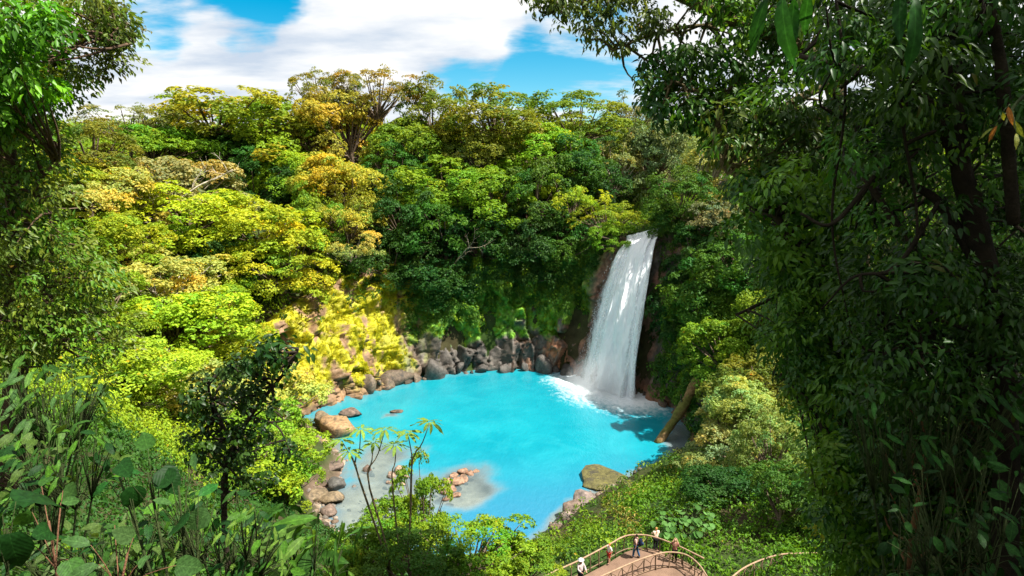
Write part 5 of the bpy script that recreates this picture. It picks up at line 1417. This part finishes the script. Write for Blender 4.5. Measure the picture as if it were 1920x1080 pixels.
near_tree('small dark twisted shrub standing against the bright yellow slope',
    [[(420, 960, 13.5, .07), (430, 860, 13.5, .06), (470, 780, 13.5, .05), (540, 690, 13.3, .03), (560, 655, 13.2, .015)], [(440, 840, 13.5, .04), (400, 760, 13.6, .03), (390, 715, 13.6, .015)], [(470, 780, 13.5, .03), (520, 800, 13.2, .02), (545, 850, 13.2, .01)]],
    [([(345, 730), (400, 700), (470, 655), (540, 660), (520, 760), (545, 850), (500, 920), (400, 910), (340, 820)], 12.8, 14.2, 115, 0.25, 36, .12, .07, (DK, (0.018, 0.05, 0.010), (0.05, 0.10, 0.02)), .2),
     ([(440, 660), (500, 636), (560, 640), (605, 690), (560, 700), (500, 690)], 12.6, 13.6, 16, 0.26, 14, .20, .085, ((0.02, 0.075, 0.014), DK), .1)], (0.03, 0.022, 0.016), 'dark_shrub', 4)
near_tree('near tree whose mossy bough and fine leaves reach in over the sky from the right',
    [[(1640, 900, 21, .4), (1600, 400, 21, .34), (1560, 150, 21, .28), (1480, 80, 20.5, .22), (1390, 45, 20.5, .2), (1300, 5, 20.5, .17), (1200, -40, 20.5, .1)], [(1390, 45, 20.5, .07), (1290, 50, 20, .05), (1210, 70, 20, .035), (1150, 95, 20, .02)], [(1200, -40, 20.5, .05), (1100, -5, 20.5, .04), (1020, 30, 20.5, .02)], [(1560, 150, 21, .14), (1440, 210, 20, .1), (1350, 190, 19.5, .07), (1260, 150, 19, .03)], [(1350, 190, 19.5, .14), (1345, 280, 19, .12), (1380, 340, 18.6, .1)]],
    [([(965, -40), (1260, -40), (1200, 10), (1120, 45), (1060, 55), (1000, 20)], 19.5, 21.5, 70, 0.42, 34, .20, .075, ((0.05, 0.085, 0.018), OL), .4),
     ([(1070, 50), (1130, 45), (1230, 20), (1290, 40), (1270, 80), (1180, 95), (1120, 90)], 19.5, 21, 40, 0.36, 28, .20, .075, ((0.05, 0.085, 0.018), OL), .4),
     ([(1190, 130), (1250, 95), (1350, 90), (1420, 150), (1420, 250), (1330, 235), (1250, 230), (1210, 190)], 18.5, 21, 105, 0.45, 42, .24, .10, ((0.03, 0.11, 0.014), DK, NG), .2),
     ([(1270, -40), (1560, -40), (1600, 140), (1450, 160), (1350, 60)], 18.5, 22, 110, 0.6, 55, .24, .10, (NG, DK, (0.05, 0.15, 0.015), DK), .2),
     ([(1330, 230), (1470, 160), (1640, 200), (1640, 420), (1480, 430), (1400, 380), (1350, 320)], 17, 21, 130, 0.6, 60, .26, .085, ((0.07, 0.11, 0.02), DK, NG), .25)], (0.12, 0.095, 0.045), seed=6)
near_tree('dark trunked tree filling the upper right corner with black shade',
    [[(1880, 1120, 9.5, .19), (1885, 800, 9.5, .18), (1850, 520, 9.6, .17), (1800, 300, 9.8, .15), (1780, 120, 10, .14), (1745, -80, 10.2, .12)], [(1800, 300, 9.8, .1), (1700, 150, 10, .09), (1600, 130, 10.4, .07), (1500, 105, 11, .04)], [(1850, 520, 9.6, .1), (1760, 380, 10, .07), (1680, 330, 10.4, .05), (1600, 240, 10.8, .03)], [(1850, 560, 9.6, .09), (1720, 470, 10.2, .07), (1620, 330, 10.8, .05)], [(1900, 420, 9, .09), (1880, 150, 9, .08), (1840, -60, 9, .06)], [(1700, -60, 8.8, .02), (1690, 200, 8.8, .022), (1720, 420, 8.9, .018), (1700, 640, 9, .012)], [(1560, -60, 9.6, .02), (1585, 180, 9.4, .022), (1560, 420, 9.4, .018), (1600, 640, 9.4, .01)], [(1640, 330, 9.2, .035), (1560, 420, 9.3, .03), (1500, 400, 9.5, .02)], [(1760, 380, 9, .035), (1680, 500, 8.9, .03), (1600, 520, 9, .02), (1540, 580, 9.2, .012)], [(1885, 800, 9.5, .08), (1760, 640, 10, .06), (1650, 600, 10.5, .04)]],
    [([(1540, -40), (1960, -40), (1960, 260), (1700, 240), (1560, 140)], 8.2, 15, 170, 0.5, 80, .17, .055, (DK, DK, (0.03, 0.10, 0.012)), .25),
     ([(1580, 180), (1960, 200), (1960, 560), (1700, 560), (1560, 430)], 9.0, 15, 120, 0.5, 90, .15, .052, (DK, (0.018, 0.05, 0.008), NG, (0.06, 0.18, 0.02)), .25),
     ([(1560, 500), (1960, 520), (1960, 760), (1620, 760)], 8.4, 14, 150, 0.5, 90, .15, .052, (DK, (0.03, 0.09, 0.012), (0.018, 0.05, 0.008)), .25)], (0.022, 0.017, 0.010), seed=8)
near_tree('drooping dark green leaf mass of a tree on the right between waterfall and corner',
    [[(1620, 1000, 15, .22), (1600, 800, 15, .2), (1560, 620, 15, .17), (1500, 480, 15.2, .12), (1440, 380, 15.4, .07)], [(1560, 620, 15, .08), (1470, 560, 15, .06), (1380, 590, 15, .03)], [(1600, 800, 15, .07), (1520, 740, 15, .05), (1450, 700, 15, .03)]],
    [([(1400, 330), (1560, 320), (1620, 460), (1600, 560), (1440, 520), (1380, 420)], 14, 18, 85, 0.6, 80, .20, .085, ((0.04, 0.12, 0.014), NG, (0.11, 0.24, 0.02)), .3),
     ([(1430, 520), (1620, 520), (1660, 700), (1560, 760), (1480, 680), (1420, 600)], 13.5, 17, 120, 0.55, 90, .17, .058, (NG, (0.09, 0.21, 0.02), (0.04, 0.12, 0.014)), .25),
     ([(1480, 680), (1680, 660), (1720, 860), (1600, 900), (1510, 800)], 12.5, 16, 110, 0.5, 90, .17, .058, (NG, (0.03, 0.10, 0.012), (0.08, 0.19, 0.02)), .25),
     ([(1540, 830), (1740, 800), (1760, 1075), (1560, 1075), (1530, 960)], 11.5, 15, 110, 0.5, 90, .17, .062, (NG, (0.03, 0.10, 0.012), (0.10, 0.21, 0.02)), .2)], (0.03, 0.024, 0.014), seed=10)
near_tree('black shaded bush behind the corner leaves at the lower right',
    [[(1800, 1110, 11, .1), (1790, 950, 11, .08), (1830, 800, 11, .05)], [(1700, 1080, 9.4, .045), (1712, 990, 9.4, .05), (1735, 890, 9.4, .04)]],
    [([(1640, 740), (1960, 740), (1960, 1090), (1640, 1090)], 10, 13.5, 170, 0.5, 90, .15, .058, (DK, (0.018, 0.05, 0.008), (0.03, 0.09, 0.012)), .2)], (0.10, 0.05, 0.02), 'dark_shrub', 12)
# tall canopy trees added out of view on the right slope to shade the thicket
for k, (x, y, z, r, lab) in enumerate([(17.5, 7, 43.5, 7.0, 'unseen canopy tree added beyond the top right corner to shade the thicket'), (19.5, 10, 46.5, 7.0, 'unseen canopy tree added behind the corner tree to shade the thicket'), (13, -3, 43, 6.0, 'unseen canopy tree added beside the viewpoint to shade the thicket'), (31, 8, 51, 8.0, 'unseen canopy tree added high on the right slope for shade')]):
    cm, lm = crown_variant('round', k % 3 + 1); gz = float(ground(x, y))
    root = empty('rainforest_tree', (x, y, gz - 0.3), lab, 'tree')
    for nm, me in (('crown', cm), ('limbs', lm)):
        o = link(nm, me, None, root, PAL['dark'] if nm == 'crown' else (0.06, 0.045, 0.03)); o.location = (0, 0, z - gz); o.scale = (r, r, r * 0.7); o.rotation_euler = (0, 0, k * 1.3)
    mb = MB(); tube(mb, spline([np.zeros(3), (0.4, 0.2, (z - gz) * .5), (0, 0, z - gz)], 10), np.linspace(.4, .16, 10), 9, None, False, .15); mb.build('trunk', BARK, root, True, (0.06, 0.045, 0.03))
